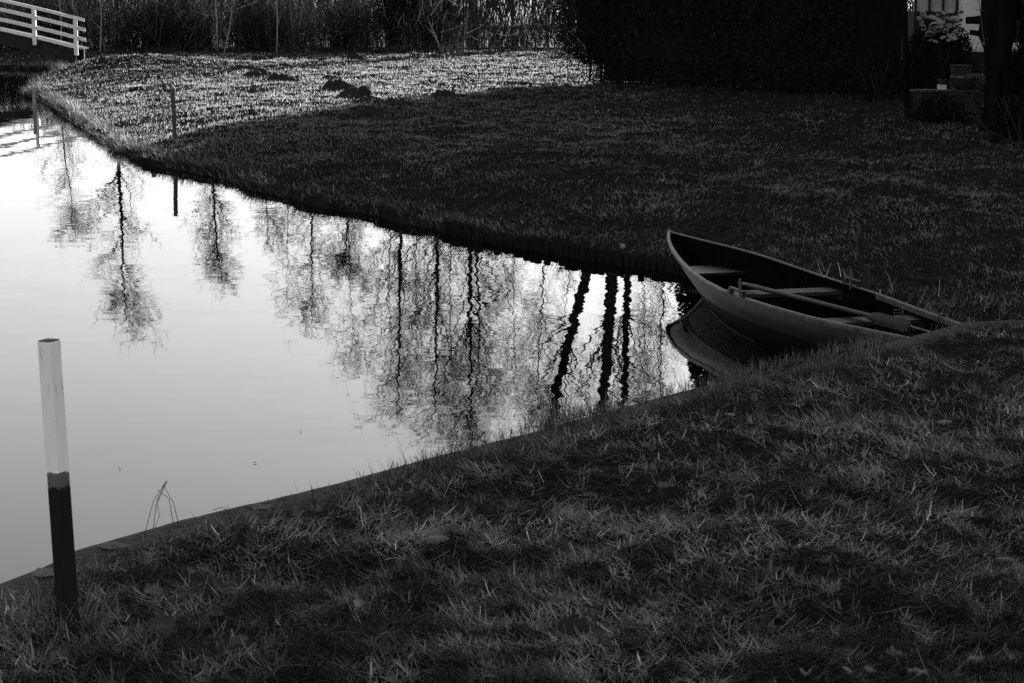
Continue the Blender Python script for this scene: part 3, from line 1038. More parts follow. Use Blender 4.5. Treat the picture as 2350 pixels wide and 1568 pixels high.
# fringe along the wall, hanging over it towards the right
wl2 = [p for p in wl if p.y > 5.0 and p.x < 2.5]
for p in wl2:
    m = int((4 + 190 * max(0.0, float(fbm(p.x * 2.2, p.y * 2.2, 55, 3)) - 0.36)) * float(sstep(-1.2, 0.2, p.x)) * (0.06 + 0.94 * float(sstep(2.0, 1.55, p.x))) + 3 + 9 * float(sstep(-1.0, 0.0, p.x)) * float(sstep(2.0, 1.5, p.x)))
    fr = 0.115 - 0.115 * float(sstep(-0.9, 0.3, p.x)); xx = p.x + rng.normal(fr, 0.05, m); yy = p.y + rng.normal(-fr * 0.9, 0.05, m)
    parts_.append(blades(np.stack([xx, yy, np.full(m, ZN - 0.005)], 1), rng.uniform(0.03, 0.10, m), rng.uniform(0.002, 0.004, m), rng.uniform(0, 6.28, m),
                         rng.uniform(0.0, 0.9, m), rng.uniform(0.1, 0.9, m), tones2(m, 0.45)))
for px_, py_, m, hh in ((1290, 975, 170, 0.12), (1420, 945, 120, 0.09), (1700, 880, 90, 0.07), (2010, 800, 140, 0.09), (1960, 812, 90, 0.08), (1620, 893, 90, 0.08)):
    q = at(px_, py_, ZN)
    parts_.append(blades(np.stack([q.x + rng.normal(0, 0.07, m), q.y + rng.normal(-0.02, 0.05, m), np.full(m, ZN - 0.01)], 1), hh * rng.uniform(0.5, 1.4, m), rng.uniform(0.002, 0.0032, m),
                         rng.uniform(0, 6.28, m), rng.uniform(0.0, 0.45, m), rng.uniform(0.1, 0.8, m), tones2(m, 0.6, 0.03, 0.06)))
m = 260
a = rng.uniform(0, 6.28, m); q = at(157, 1425, ZN)
xx, yy = q.x + 0.075 * np.cos(a) * rng.uniform(0.6, 1.5, m), q.y + 0.075 * np.sin(a) * rng.uniform(0.6, 1.5, m)
parts_.append(blades(np.stack([xx, yy, near_z(xx, yy) - 0.005], 1), rng.uniform(0.05, 0.19, m), rng.uniform(0.002, 0.0038, m), a + rng.normal(0, 0.9, m), rng.uniform(0.1, 0.9, m), rng.uniform(0.0, 1.0, m), tones2(m, 0.5, 0.015, 0.05)))
V, F, T = join([(v, f, t) for v, f, t in parts_ if f.shape[1] == 3])
tag(link('bank_grass', np_mesh('bank_grass', V, F, M['grass'], T)), 'matted tufted winter grass covering the near bank', 'grass', kind='stuff')
N_NEAR = len(F)

# --- far lawn
parts_ = []


def sample_far(n, d0, d1, e=1.0, tm=0.30, wide=0.10):
    u = rng.random(n)
    D = (d0 ** (1 - e) + u * (d1 ** (1 - e) - d0 ** (1 - e))) ** (1 / (1 - e)) if abs(e - 1) > 1e-6 else d0 * (d1 / d0) ** u
    T_ = rng.uniform(-tm, tm, n); k = rng.random(n) < wide; T_[k] = rng.uniform(tm, tm + 0.14, k.sum())
    return T_ * D, D


X, Y = sample_far(310000, YC, 74, 1.25)
sd = far_sd(X, Y)
clump = fbm(X * 2.2, Y * 1.4, 131, 3)
bare = fbm(X * 0.9, Y * 0.6, 137, 2)
k = (sd > 0.03) & (rng.random(len(X)) > 0.8 * sstep(24, 38, Y + 8 * (fbm(X * 0.6, Y * 0.4, 147, 2) - 0.5)) * sstep(-0.5, 4.5, X + 2.5 * (fbm(X * 0.7, Y * 0.5, 149, 2) - 0.5))) & (rng.random(len(X)) < 0.3 + 0.7 * sstep(0.36, 0.58, clump * 0.65 + bare * 0.35))  # grass thinned by hedge and garden, darkening the ground in place of shade
X, Y, sd, clump = X[k], Y[k], sd[k], clump[k]; n = len(X)
Z = far_z(X, Y, sd)
sc = 0.75 + Y / 60
lie = rng.random(n) < 0.66
h = (np.where(lie, rng.uniform(0.05, 0.12, n), rng.uniform(0.02, 0.055, n)) * (0.35 + 1.2 * clump)) * np.minimum(sc, 1.5)
w = rng.uniform(0.0036, 0.0068, n) * (0.55 + Y / 30)
flow = fbm(X * 0.4, Y * 0.3, 151, 2) * 9
az = np.where(lie, flow + rng.normal(0, 0.8, n), rng.uniform(0, 6.28, n))
parts_.append(blades(np.stack([X, Y, Z - 0.005], 1), h, w, az, np.where(lie, rng.uniform(0.8, 1.4, n), rng.uniform(0, 0.6, n)), rng.uniform(0.0, 0.8, n), clump_tone(fbm(X * 4.5, Y * 2.4, 139, 3), fbm(X * 0.8, Y * 0.5, 141, 2), 0.026, 0.030, 0.8, 1.25), 2))
X, Y = sample_far(190000, 26, 74, 1.0)
sd = far_sd(X, Y)
k = (sd > 0.03) & (rng.random(len(X)) < sstep(4.5, -0.5, X + 2.5 * (fbm(X * 0.7, Y * 0.5, 149, 2) - 0.5))) & (rng.random(len(X)) < 0.3 + 0.7 * sstep(0.3, 0.55, fbm(X * 1.1, Y * 0.7, 143, 3))); X, Y, sd = X[k], Y[k], sd[k]; n = len(X)
parts_.append(blades(np.stack([X, Y, far_z(X, Y, sd) - 0.005], 1), rng.uniform(0.02, 0.05, n) * np.minimum(0.75 + Y / 60, 1.5), rng.uniform(0.004, 0.007, n) * (0.55 + Y / 30), rng.uniform(0, 6.28, n), rng.uniform(0, 0.7, n), rng.uniform(0, 0.8, n),
                     rng.uniform(0.03, 0.055, n), 2))
# bank edge: longer overhanging grass
sh2 = along(SHORE, 0.03)
for i, p in enumerate(sh2):
    if abs(p.x / p.y) > 0.29 or p.y > 66 or p.y < YC + 0.2:
        continue
    t = (sh2[min(i + 3, len(sh2) - 1)] - sh2[max(i - 3, 0)]).normalized(); nn = Vector((-t.y, t.x, 0))   # inland
    lush = float(fbm(p.x * 1.5, p.y * 1.2, 161, 2))
    m = int((3 + 34 * max(0, lush - 0.47)) * (1.4 if p.y > 19 else 0.9))
    off = rng.uniform(-0.04, 0.3, m)
    xx = p.x + nn.x * off + rng.normal(0, 0.03, m); yy = p.y + nn.y * off + rng.normal(0, 0.03, m)
    out_az = math.atan2(-nn.y, -nn.x)
    k_ = 1.0 + max(0.0, min(1, (p.y - 18) / 20)) * 0.9
    parts_.append(blades(np.stack([xx, yy, np.maximum(far_z(xx, yy), 0.03) - 0.01], 1), rng.uniform(0.05, 0.13, m) * (0.5 + lush) * k_, rng.uniform(0.003, 0.006, m) * (0.6 + p.y / 40), out_az + rng.normal(0, 1.0, m),
                         rng.uniform(0.1, 0.9, m), rng.uniform(0.3, 1.5, m), tones2(m, 0.2, 0.006, 0.022, 0.04, 0.09), 2))
# coarse stalks on the bank behind the boat
X = rng.uniform(1.6, 3.6, 900); Y = rng.uniform(11.7, 16.5, 900); sd = far_sd(X, Y); k = (sd > 0.02) & (sd < 0.7); X, Y = X[k], Y[k]; n = len(X)
parts_.append(blades(np.stack([X, Y, far_z(X, Y)], 1), rng.uniform(0.08, 0.24, n), rng.uniform(0.003, 0.006, n), rng.uniform(0, 6.28, n), rng.uniform(0.2, 1.2, n), rng.uniform(0, 1.2, n), tones2(n, 0.35, 0.015, 0.05, 0.08, 0.2), 2))
V, F, T = join(parts_)
tag(link('lawn_grass', np_mesh('lawn_grass', V, F, M['lawn_grass'], T)), 'short rough winter grass of the far lawn, sunlit at the back', 'grass', kind='stuff')
N_FAR = len(F)

# tussocks and reeds along the back of the lawn
parts_ = []
GAP = lambda x: sstep(-2.6, -1.5, x) * sstep(4.2, 3.2, x)
m = 16000
X = rng.uniform(-23, 12, m); Y = 71.0 + rng.gamma(1.6, 1.3, m) + 0.6 * fbm(X * 0.8, X * 0, 171, 2)
g = GAP(X); cl = fbm(X * 0.9, Y * 0.7, 173, 3)
k = rng.random(m) < (1 - 0.75 * g) * (0.08 + 0.9 * sstep(0.38, 0.62, cl)); X, Y, g, cl = X[k], Y[k], g[k], cl[k]; n = len(X)
H = (1.3 + 1.3 * cl + rng.uniform(-0.3, 0.5, n)) * (1 - 0.68 * g) * (0.6 + 0.4 * sstep(71, 73, Y))
parts_.append(blades(np.stack([X, Y, np.full(n, 0.3)], 1), H, rng.uniform(0.014, 0.028, n), rng.uniform(0, 6.28, n), np.abs(rng.normal(0, 0.24, n)), rng.uniform(0, 0.8, n), tones2(n, 0.14, 0.008, 0.035, 0.05, 0.13), 3))
n2 = n * 2; i = rng.integers(0, n, n2)
f = rng.uniform(0.15, 0.9, n2)
parts_.append(blades(np.stack([X[i], Y[i], 0.3 + H[i] * f], 1), rng.uniform(0.25, 0.6, n2) * (1 - 0.4 * g[i]), rng.uniform(0.012, 0.022, n2), rng.uniform(0, 6.28, n2), rng.uniform(0.3, 0.9, n2), rng.uniform(0.2, 1.4, n2), tones2(n2, 0.12, 0.008, 0.035, 0.06, 0.15), 3))
m = 900
xs = rng.uniform(-17, 2.5, 60)
for x in xs:
    k_ = int(rng.integers(30, 80)); y = 70.2 + rng.uniform(-0.6, 0.9)
    a = rng.uniform(0, 6.28, k_)
    parts_.append(blades(np.stack([x + rng.normal(0, 0.15, k_), y + rng.normal(0, 0.12, k_), np.full(k_, 0.3)], 1), rng.uniform(0.25, 0.6, k_), rng.uniform(0.008, 0.016, k_), a, rng.uniform(0.1, 0.6, k_), rng.uniform(0.5, 1.8, k_), tones2(k_, 0.25, 0.012, 0.04, 0.07, 0.18), 3))
V, F, T = join(parts_)
tag(link('reeds', np_mesh('reeds', V, F, M['reed'], T)), 'dense belt of dry reeds and tussocks along the back of the lawn', 'reeds', kind='stuff')

n = 1700
X = rng.uniform(-20, 3, n); Y = rng.uniform(70.6, 74.5, n); k = rng.random(n) < 1 - 0.6 * GAP(X); X, Y = X[k], Y[k]; n = len(X)
A = np.stack([X, Y, 0.3 + rng.random(n) ** 2 * 1.6], 1); L = rng.uniform(0.4, 1.8, n)
D = np.stack([rng.normal(0, 0.6, n), rng.normal(0, 0.4, n), np.abs(rng.normal(0.6, 0.5, n))], 1); D /= np.linalg.norm(D, axis=1)[:, None]
v, f, t = strips(A, A + D * L[:, None], np.full(n, 0.016), np.full(n, 0.006), tones2(n, 0.3, 0.01, 0.04, 0.06, 0.2), rng.normal(0, 0.10, (n, 3)))
tag(link('brushwood', np_mesh('brushwood', v, f, M['reed'], t)), 'tangled dead brushwood leaning among the reeds', 'brushwood', kind='stuff')

# thicket behind the reeds and a far wood: masses nobody could count
def twig_mass(name, label, x0, x1, y0, y1, n, hmax, wv, seed, mat='twig', lean=0.25):
    X = rng.uniform(x0, x1, n); Y = rng.uniform(y0, y1, n)
    top = hmax * (0.45 + 0.75 * fbm(X * 0.35, Y * 0.1, seed, 3))
    L = rng.uniform(0.6, 1.8, n) * hmax / 3.5
    z0 = 0.2 + rng.random(n) ** 1.5 * np.maximum(top - L, 0.2)
    A = np.stack([X, Y, z0], 1)
    D = np.stack([rng.normal(0, lean, n), rng.normal(0, lean, n), np.ones(n)], 1); D /= np.linalg.norm(D, axis=1)[:, None]
    B = A + D * L[:, None]
    v, f, t = strips(A, B, np.full(n, wv), np.full(n, wv * 0.4), np.full(n, 0.05), rng.normal(0, 0.06, (n, 3)))
    return tag(link(name, np_mesh(name, v, f, M[mat], t)), label, name.replace('_', ' '), kind='stuff')


twig_mass('thicket', 'dark tangled winter thicket standing behind the reeds', -26, 13, 77, 83, 16000, 2.3, 0.022, 201)
twig_mass('far_wood', 'far bare wood closing the view beyond the field', -60, 60, 128, 140, 15000, 5.2, 0.07, 211)


# ---------------------------------------------------------------- bare trees behind the reeds
def bare_tree(px0, y_ref0, px1, y_ref1, w_px, crown, D, label, limb=1.0, seed=0, start=0.42):
    """px0/px1: where the trunk stands low and high; y_ref1: how low its reflection hangs in the picture"""
    r_ = np.random.default_rng(seed)
    x0 = (px0 - 1175) / FPX * D; x1 = (px1 - 1175) / FPX * D
    H = (y_ref1 + 15) / FPX * D - CAM_H
    zlow = (y_ref0 + 15) / FPX * D - CAM_H
    slope = (x1 - x0) / max(H - zlow, 1.0)
    base = Vector((x0 - slope * zlow * 0.6, D, 0.2))
    r0 = w_px / FPX * D / 2
    tr = thing('bare_tree', label, 'tree', tuple(base), 'bare winter trees behind the reeds')
    pts = []; rad = []
    for i in range(12):
        f = i / 11
        z = 0.2 + (H - 0.2) * f
        x = base.x + (x0 - base.x) * min(1, z / max(zlow, 0.5)) + slope * max(0, z - zlow) + 0.12 * (float(vnoise(f * 5, seed * 3.1, 301)) - 0.5) * (1 + H * 0.05)
        y = D + 0.3 * (float(vnoise(f * 4, seed * 1.7, 302)) - 0.5)
        pts.append(Vector((x, y, z))); rad.append(max(r0 * ((1.15 - 0.95 * f ** 0.8) if w_px < 16 else (1.3 - 0.65 * f)), 0.012))
    m_ = MB(); m_.tube(pts, rad, 7)
    P = np.array([tuple(p) for p in pts])
    ends = []; nl = int(22 * limb)
    for i in range(nl):
        f = start + (0.97 - start) * r_.random() ** 0.8
        k = f * 11; a = int(min(k, 10)); b = Vector(P[a]).lerp(Vector(P[a + 1]), k - a)
        az = r_.uniform(0, 6.28); L = crown * (0.55 + 0.8 * (1 - f)) * r_.uniform(0.5, 1.2) * 1.7
        up = r_.uniform(0.5, 1.6)
        d = Vector((math.cos(az), math.sin(az) * 0.7, up)).normalized()
        q1 = b + d * L * 0.5; q2 = q1 + (d + Vector((r_.normal(0, 0.2), r_.normal(0, 0.2), 0.25))).normalized() * L * 0.5
        rb = max(r0 * (1.1 - f) * 0.5, 0.012)
        m_.tube([b, q1, q2], [rb, rb * 0.6, rb * 0.22], 4, False)
        ends.append((b, q1, q2))
    part('trunk', m_, M['bark'], tr, smooth=True)
    A = []; B = []; W = []
    for (b, q1, q2) in ends:
        for j in range(13):
            t = r_.random()
            s = b.lerp(q1, t * 2) if t < 0.5 else q1.lerp(q2, t * 2 - 1)
            d = Vector((r_.normal(), r_.normal(), r_.normal(0.5, 0.8))).normalized()
            L = crown * r_.uniform(0.25, 0.75)
            e = s + d * L
            A.append(tuple(s)); B.append(tuple(e)); W.append(0.015)
            for _ in range(int(8)):
                s2 = s.lerp(e, r_.uniform(0.2, 1)); d2 = (d + Vector((r_.normal(0, 0.9), r_.normal(0, 0.9), r_.normal(0.2, 0.7)))).normalized()
                A.append(tuple(s2)); B.append(tuple(s2 + d2 * crown * r_.uniform(0.12, 0.42))); W.append(0.010)
    A = np.array(A); B = np.array(B); W = np.array(W); n = len(A)
    v, f, t = strips(A, B, W, W * 0.45, np.full(n, 0.05), r_.normal(0, 0.03, (n, 3)))
    o = link('crown', np_mesh('crown', v - np.array(tuple(base)), f, M['twig'], t), tr)
    return tr


TREES = [(274, 370, 278, 735, 13, 1.3, 78, 'slender bare tree with a feathery crown, leftmost in the reflections', 1.5, 0.34),
         (150, 300, 160, 520, 6, 1.2, 84, 'small faint bare tree near the bridge, left of the leftmost feathery one', 1.0, 0.2),
         (492, 420, 500, 640, 11, 1.15, 78, 'short bare tree with a round twiggy crown, second from the left', 1.4, 0.4),
         (610, 430, 612, 560, 5, 0.9, 82, 'low thin bare tree between the two feathery trees on the left', 0.8, 0.2),
         (717, 470, 712, 735, 9, 1.15, 79, 'slim bare tree with a ragged crown, third feathery tree from the left', 1.3, 0.3),
         (836, 30, 785, 620, 12, 1.0, 74, 'dark trunk rising from the reeds behind the peaked molehill, leaning left', 1.2, 0.35),
         (898, 520, 890, 760, 6, 1.08, 80, 'thin sapling beside the taller straight trunk left of the middle', 0.5, 0.3),
         (922, 520, 908, 960, 13, 1.69, 79, 'tall straight bare tree left of the middle', 1.4, 0.38),
         (998, 540, 1000, 985, 14, 1.82, 79, 'tall straight bare tree in the middle of the reflections', 1.5, 0.42),
         (1080, 560, 1082, 1060, 15, 2.03, 80, 'stout bare tree with a dark ragged crown, left stem of a pair', 1.7, 0.42),
         (1097, 560, 1100, 900, 12, 1.62, 80.4, 'thinner bare tree close beside the stout one, right stem of the pair', 1.0, 0.4),
         (1142, 560, 1172, 720, 5, 0.7, 82, 'thin crooked sapling just right of the stout pair', 0.5, 0.3),
         (1060, 60, 1075, 470, 6, 0.8, 72.5, 'thin bare sapling standing at the reed edge left of the low gap', 0.5, 0.5),
         (1262, 40, 1235, 1010, 7, 1.62, 84, 'thin bare tree at the gap beside the hedge', 1.2, 0.45),
         (1312, 590, 1296, 800, 6, 0.9, 82, 'thin sapling left of the thick leaning trunk', 0.6, 0.35),
         (1348, 640, 1240, 1060, 26, 2.03, 83, 'thick bare tree leaning hard to the left beyond the hedge', 1.2, 0.62),
         (1408, 620, 1372, 1120, 29, 2.16, 82, 'thickest bare trunk, upright beyond the hedge', 1.4, 0.6),
         (1440, 660, 1434, 1100, 18, 1.89, 84, 'bare trunk standing just right of the thickest one', 1.3, 0.55),
         (660, 460, 655, 690, 4, 1.2, 97, 'pale feathery far tree left of the ragged slim one', 1.2, 0.25),
         (800, 480, 806, 800, 5, 1.7, 99, 'pale feathery far tree just right of the left leaning trunk', 1.5, 0.25),
         (955, 520, 950, 900, 5, 2.0, 101, 'pale feathery far tree between the two tall straight ones', 1.6, 0.25),
         (1035, 540, 1040, 1000, 5, 2.1, 98, 'pale feathery far tree between the middle trunk and the stout pair', 1.7, 0.25),
         (1180, 560, 1188, 950, 5, 2.1, 100, 'pale feathery far tree right of the stout pair', 1.6, 0.25),
         (1480, 640, 1482, 930, 6, 1.9, 98, 'pale feathery far tree between the thick trunks and the evergreens', 1.5, 0.25),
         (1524, 700, 1522, 960, 9, 1.62, 82, 'slim bare tree at the edge of the dark evergreens', 1.1, 0.4)]
for k, (a, b, c, d, w, cr, D, lab, lm, st) in enumerate(TREES):
    bare_tree(a, b, c, d, w, cr, D, lab, lm, 400 + k, st)

# ---------------------------------------------------------------- hedge and evergreens
def slab_cloud(path, zlo, zhi, depth, n, size, tone_lo, tone_hi, bulge=0.25, seed=0):
    """leaves over the surface of a hedge running along a plan path"""
    path = [Vector((x, y, 0)) for x, y in path]
    seg = [(path[i + 1] - path[i]).length for i in range(len(path) - 1)]; L = sum(seg)
    cum = np.concatenate([[0], np.cumsum(seg)])
    u = rng.random(n) * L
    px_ = np.interp(u, cum, [p.x for p in path]); py_ = np.interp(u, cum, [p.y for p in path])
    t = (path[-1] - path[0]).normalized(); nn = np.array([t.y, -t.x])
    if nn[1] > 0: nn = -nn             # towards the camera
    z = zlo + (zhi - zlo) * rng.random(n)
    face = rng.random(n)
    lump = (fbm(u * 0.9, z * 0.9, seed, 3) - 0.5) * bulge * 2
    off = np.where(face < 0.62, 0.0, np.where(face < 0.8, -depth, -depth * rng.random(n)))
    z = np.where(face >= 0.8, zhi + lump * 0.6 + rng.normal(0, 0.06, n), z)
    off = off + np.where(face < 0.62, lump, 0) + rng.normal(0, 0.05, n)
    P = np.stack([px_ + nn[0] * off, py_ + nn[1] * off, z], 1)
    N = np.tile(np.array([nn[0], nn[1], 0.6]), (n, 1))
    return leaf_quads(P, rng.uniform(0.6, 1.3, n) * size, rng.uniform(tone_lo, tone_hi, n), N, 0.4)


HP = [(1.95, 46.6), (3.4, 44.9), (5.1, 42.9), (6.75, 41.3)]
hedge = thing('clipped_hedge', 'tall dark evergreen hedge running from the lawn to the garden', 'hedge', (5, 44, 0.3))


def rel(v, o):
    return v - np.array(tuple(o.location))


def hedge_core(path, z0, z1, depth, under):
    m_ = MB()
    path = [Vector((x, y, 0)) for x, y in path]
    t = (path[-1] - path[0]).normalized(); n = Vector((-t.y, t.x, 0))
    if n.y < 0: n = -n
    rows_ = []
    for i in range(25):
        f = i / 24; k = f * (len(path) - 1); a = min(int(k), len(path) - 2)
        p = path[a].lerp(path[a + 1], k - a)
        rows_.append([p + n * 0.12 + Vector((0, 0, z0)), p + n * 0.1 + Vector((0, 0, z1 - 0.1)), p + n * (depth - 0.1) + Vector((0, 0, z1 - 0.1)), p + n * (depth - 0.1) + Vector((0, 0, z0)), p + n * 0.12 + Vector((0, 0, z0))])
    m_.grid(rows_)
    m_.f.append([0, 1, 2, 3]); q = len(m_.v) - 5; m_.f.append([q + 3, q + 2, q + 1, q])
    return m_


part('opaque_core', hedge_core(HP, 0.40, 3.6, 1.5, 0), M['core'], hedge)  # opaque dark core added inside the leaves to block light
pc = [slab_cloud(HP, 0.85, 3.7, 1.6, 26000, 0.065, 0.01, 0.06, 0.5, 501), slab_cloud(HP, 0.4, 3.7, 1.6, 5000, 0.12, 0.01, 0.05, 0.9, 503)]
# the bulging left end that overhangs its own foot
n = 9000
a = rng.uniform(0, 6.28, n); z = rng.uniform(0.75, 3.7, n); rr = 0.78 + 0.12 * rng.normal(size=n) + 0.25 * (fbm(a * 2, z * 1.2, 505, 2) - 0.5)
rr = rr * (0.35 + 0.65 * sstep(0.6, 1.35, z))
P = np.stack([1.95 + rr * 1.10 * np.cos(a), 47.1 + rr * np.sin(a), z], 1)
pc.append(leaf_quads(P, rng.uniform(0.05, 0.1, n), rng.uniform(0.02, 0.05, n)))
n = 2600
a = rng.uniform(0, 6.28, n); z = rng.uniform(0.9, 3.9, n); cl = fbm(a * 5, z * 4, 507, 2)
rr = 0.85 + 0.55 * np.maximum(0, cl - 0.5) * 2 * rng.random(n)
pc.append(leaf_quads(np.stack([1.95 + rr * np.cos(a), 47.1 + rr * np.sin(a), z], 1), rng.uniform(0.04, 0.09, n), rng.uniform(0.02, 0.08, n)))
# sparse skirt
pc.append(slab_cloud(HP, 0.33, 0.95, 1.3, 15000, 0.06, 0.02, 0.05, 0.5, 511))
V, F, T = join(pc)
link('foliage', np_mesh('foliage', rel(V, hedge), F, M['hedge_leaf'], T), hedge)
m_ = MB()
m_.tube([(2.1, 47.1, 0.8), (1.95, 47.1, 1.4), (1.9, 47.1, 3.4)], [0.2, 0.5, 0.55], 8)
part('opaque_core', m_, M['core'], hedge)
for i in range(22):
    f = i / 21; k = f * 3; a = min(int(k), 2); p = Vector((*HP[a], 0.25)).lerp(Vector((*HP[a + 1], 0.25)), k - a)
    p = p + Vector((random.uniform(-0.3, 0.3), 0.5 + random.uniform(-0.2, 0.3), 0))
    m_ = MB(); m_.tube([p, p + Vector((random.uniform(-0.1, 0.1), 0, 0.5)), p + Vector((random.uniform(-0.3, 0.3), 0.1, 1.3))], [0.035, 0.03, 0.02], 6)
    part('stem', m_, M['dark_bark'], hedge)


def evergreen(x, y, r, h, label, n=9000, z0=0.8, seed=0, size=0.16, group='dark evergreens behind the hedge'):
    t = thing('evergreen_tree', label, 'tree', (x, y, 0.25), group)
    m_ = MB(); m_.tube([(x, y, 0.2), (x, y, h * 0.9)], [0.16, 0.05], 8)
    part('trunk', m_, M['dark_bark'], t)
    m_ = MB(); m_.tube([(x, y, z0), (x, y, z0 + 0.3 * h), (x, y, h * 0.7), (x, y, h * 0.96)], [r * 0.5, r * 0.72, r * 0.5, 0.05], 9)
    part('opaque_core', m_, M['core'], t)  # opaque core inside the leaves so no light passes
    zz = z0 + (h - z0) * rng.random(n) ** 0.9; f = (zz - z0) / (h - z0)
    prof = np.minimum(1, 0.55 + f * 2.2) * np.sqrt(np.clip(1 - f ** 1.7, 0, 1))
    a = rng.uniform(0, 6.28, n)
    rr = r * prof * (0.85 + 0.4 * (fbm(a * 1.6 + 3, zz * 0.8, seed, 3) - 0.3)) * rng.uniform(0.8, 1.03, n)
    P = np.stack([x + rr * np.cos(a), y + rr * np.sin(a), zz + rng.normal(0, 0.05, n)], 1)
    v, q, tn = leaf_quads(P, rng.uniform(0.6, 1.4, n) * size, rng.uniform(0.015, 0.04, n))
    link('crown', np_mesh('crown', rel(v, t), q, M['hedge_leaf'], tn), t)
    return t


evergreen(5.15, 50.5, 1.55, 8.3, 'dark broad evergreen rising over the left half of the hedge', seed=521)
evergreen(7.35, 49.0, 1.55, 9.0, 'dark evergreen rising over the right end of the hedge', seed=531)
evergreen(14.2, 47.5, 2.4, 9.5, 'unseen evergreen added right of the garden for shade', seed=541, n=9000, size=0.22)  # this and the next tree stand out of view, added for shade
evergreen(17.5, 46.0, 2.6, 9.5, 'unseen evergreen added farthest right for shade', seed=551, n=8000, size=0.22)



def shrub(name, label, x, y, z0, rx, rz, n, size, group, lo=0.012, hi=0.035, twigs=160):
    t = thing(name, label, 'shrub', (x, y, 0.25), group)
    d = rng.normal(size=(n, 3)); d /= np.linalg.norm(d, axis=1)[:, None]
    lump = 0.6 + 0.8 * fbm(d[:, 0] * 2.2 + x * 3, d[:, 2] * 2.2 + d[:, 1] * 1.7 + y, 601, 3)
    rr = rng.uniform(0.25, 1.0, n) ** 0.5 * lump
    P = np.stack([x + d[:, 0] * rx * rr, y + d[:, 1] * rx * 0.8 * rr, z0 + d[:, 2] * rz * rr], 1)
    P[:, 2] = np.maximum(P[:, 2], 0.3 + 0.1 * rng.random(n))
    v, q, tn = leaf_quads(P, rng.uniform(0.6, 1.4, n) * size, rng.uniform(lo, hi, n))
    link('foliage', np_mesh('foliage', rel(v, t), q, M['hedge_leaf'], tn), t)
    A = np.stack([x + rng.normal(0, rx * 0.2, twigs), y + rng.normal(0, 0.2, twigs), np.full(twigs, 0.25)], 1)
    B = np.stack([x + rng.normal(0, rx * 0.7, twigs), y + rng.normal(0, rx * 0.5, twigs), z0 + rz * rng.uniform(-0.3, 1.2, twigs)], 1)
    v, f, tt = strips(A, B, np.full(twigs, 0.03), np.full(twigs, 0.008), np.full(twigs, 0.04), rng.normal(0, 0.12, (twigs, 3)))
    link('stems', np_mesh('stems', rel(v, t), f, M['bark'], tt), t)
    return t


for px_, D, rx, z0, rz, n, lab in ((905, 74, 0.55, 1.7, 0.75, 2600, 'dark evergreen shrub in the reeds just right of the dark trunk'), (985, 75, 0.75, 1.8, 0.9, 3600, 'largest near black shrub in the middle of the reed belt'),
                                   (1030, 73.6, 0.45, 1.3, 0.7, 1800, 'dark shrub at the left edge of the low gap'), (420, 74.5, 0.7, 1.5, 0.8, 2400, 'dark shrub deep in the reeds right of the bridge'),
                                   (590, 75, 0.6, 1.5, 0.7, 1700, 'dark low shrub in the reeds above the chain of molehills')):
    shrub('dark_shrub', lab, (px_ - 1175) / FPX * D, D, z0, rx, rz, n, 0.10, 'dark shrubs in the reed belt')
for px_, py_, D, rx, z0, rz, n, lab in ((2110, 150, 42.0, 0.5, 0.75, 0.55, 2500, 'dark low garden shrub left of the flowering bush'), (2175, 150, 43.5, 0.6, 0.7, 0.6, 3000, 'dark garden shrub below the pale flower heads'),
                                        (2020, 190, 39.5, 0.45, 0.65, 0.5, 2000, 'dark low garden shrub at the right end of the hedge'), (2335, 200, 36.0, 0.5, 0.8, 0.65, 2200, 'dark fill shrub for the shade right of the old tree'),
                                        (2335, 260, 28.4, 0.42, 0.5, 0.42, 2000, 'dark fill shrub for the shade at the right foot of the old tree'), (2150, 240, 32.2, 0.5, 0.42, 0.3, 2200, 'dark fill shrub for the shade in front of the bench')):  # low shrubs at old tree and bench added as dark fill for shade
    shrub('garden_shrub', lab, (px_ - 1175) / FPX * D, D, z0, rx, rz, n, 0.06, 'dark shrubs in the garden')
# pale twigs at the reed edge: young stems of their own
for k, (xa, xb, hh, lab) in enumerate(((150, 148, 2.2, 'pale thin stem right behind the bridge end'), (238, 243, 2.4, 'pale thin stem left of the middle of the left reeds'), (505, 500, 2.3, 'pale birch like stem in the left reeds'),
                                       (520, 541, 1.6, 'pale stem leaning right beside the birch like one'), (1015, 985, 1.1, 'pale broken branch leaning over the grass below the dark shrubs'), (640, 640, 2.4, 'upright pale stem in the centre of the reeds'))):
    D = 70.9; x0 = (xa - 1175) / FPX * D; x1 = (xb - 1175) / FPX * D
    o = thing('sapling', lab, 'sapling', (x0, D, 0.3), 'pale stems along the reed edge')
    m_ = MB(); m_.tube([(x0, D, 0.3), ((x0 + x1) / 2 + 0.04, D + 0.05, 0.3 + hh * 0.5), (x1, D, 0.3 + hh)], [0.022, 0.018, 0.01], 5)
    part('stem', m_, M['pale_stake'], o)
    m_ = MB()
    for j in range(7):
        f = 0.35 + 0.09 * j; b = Vector((x0 + (x1 - x0) * f, D + 0.03, 0.3 + hh * f)); e = b + Vector((random.uniform(-0.35, 0.35), random.uniform(-0.2, 0.2), random.uniform(0.1, 0.5)))
        m_.tube([b, e], [0.009, 0.004], 4, False)
    part('branches', m_, M['pale_stake'], o)

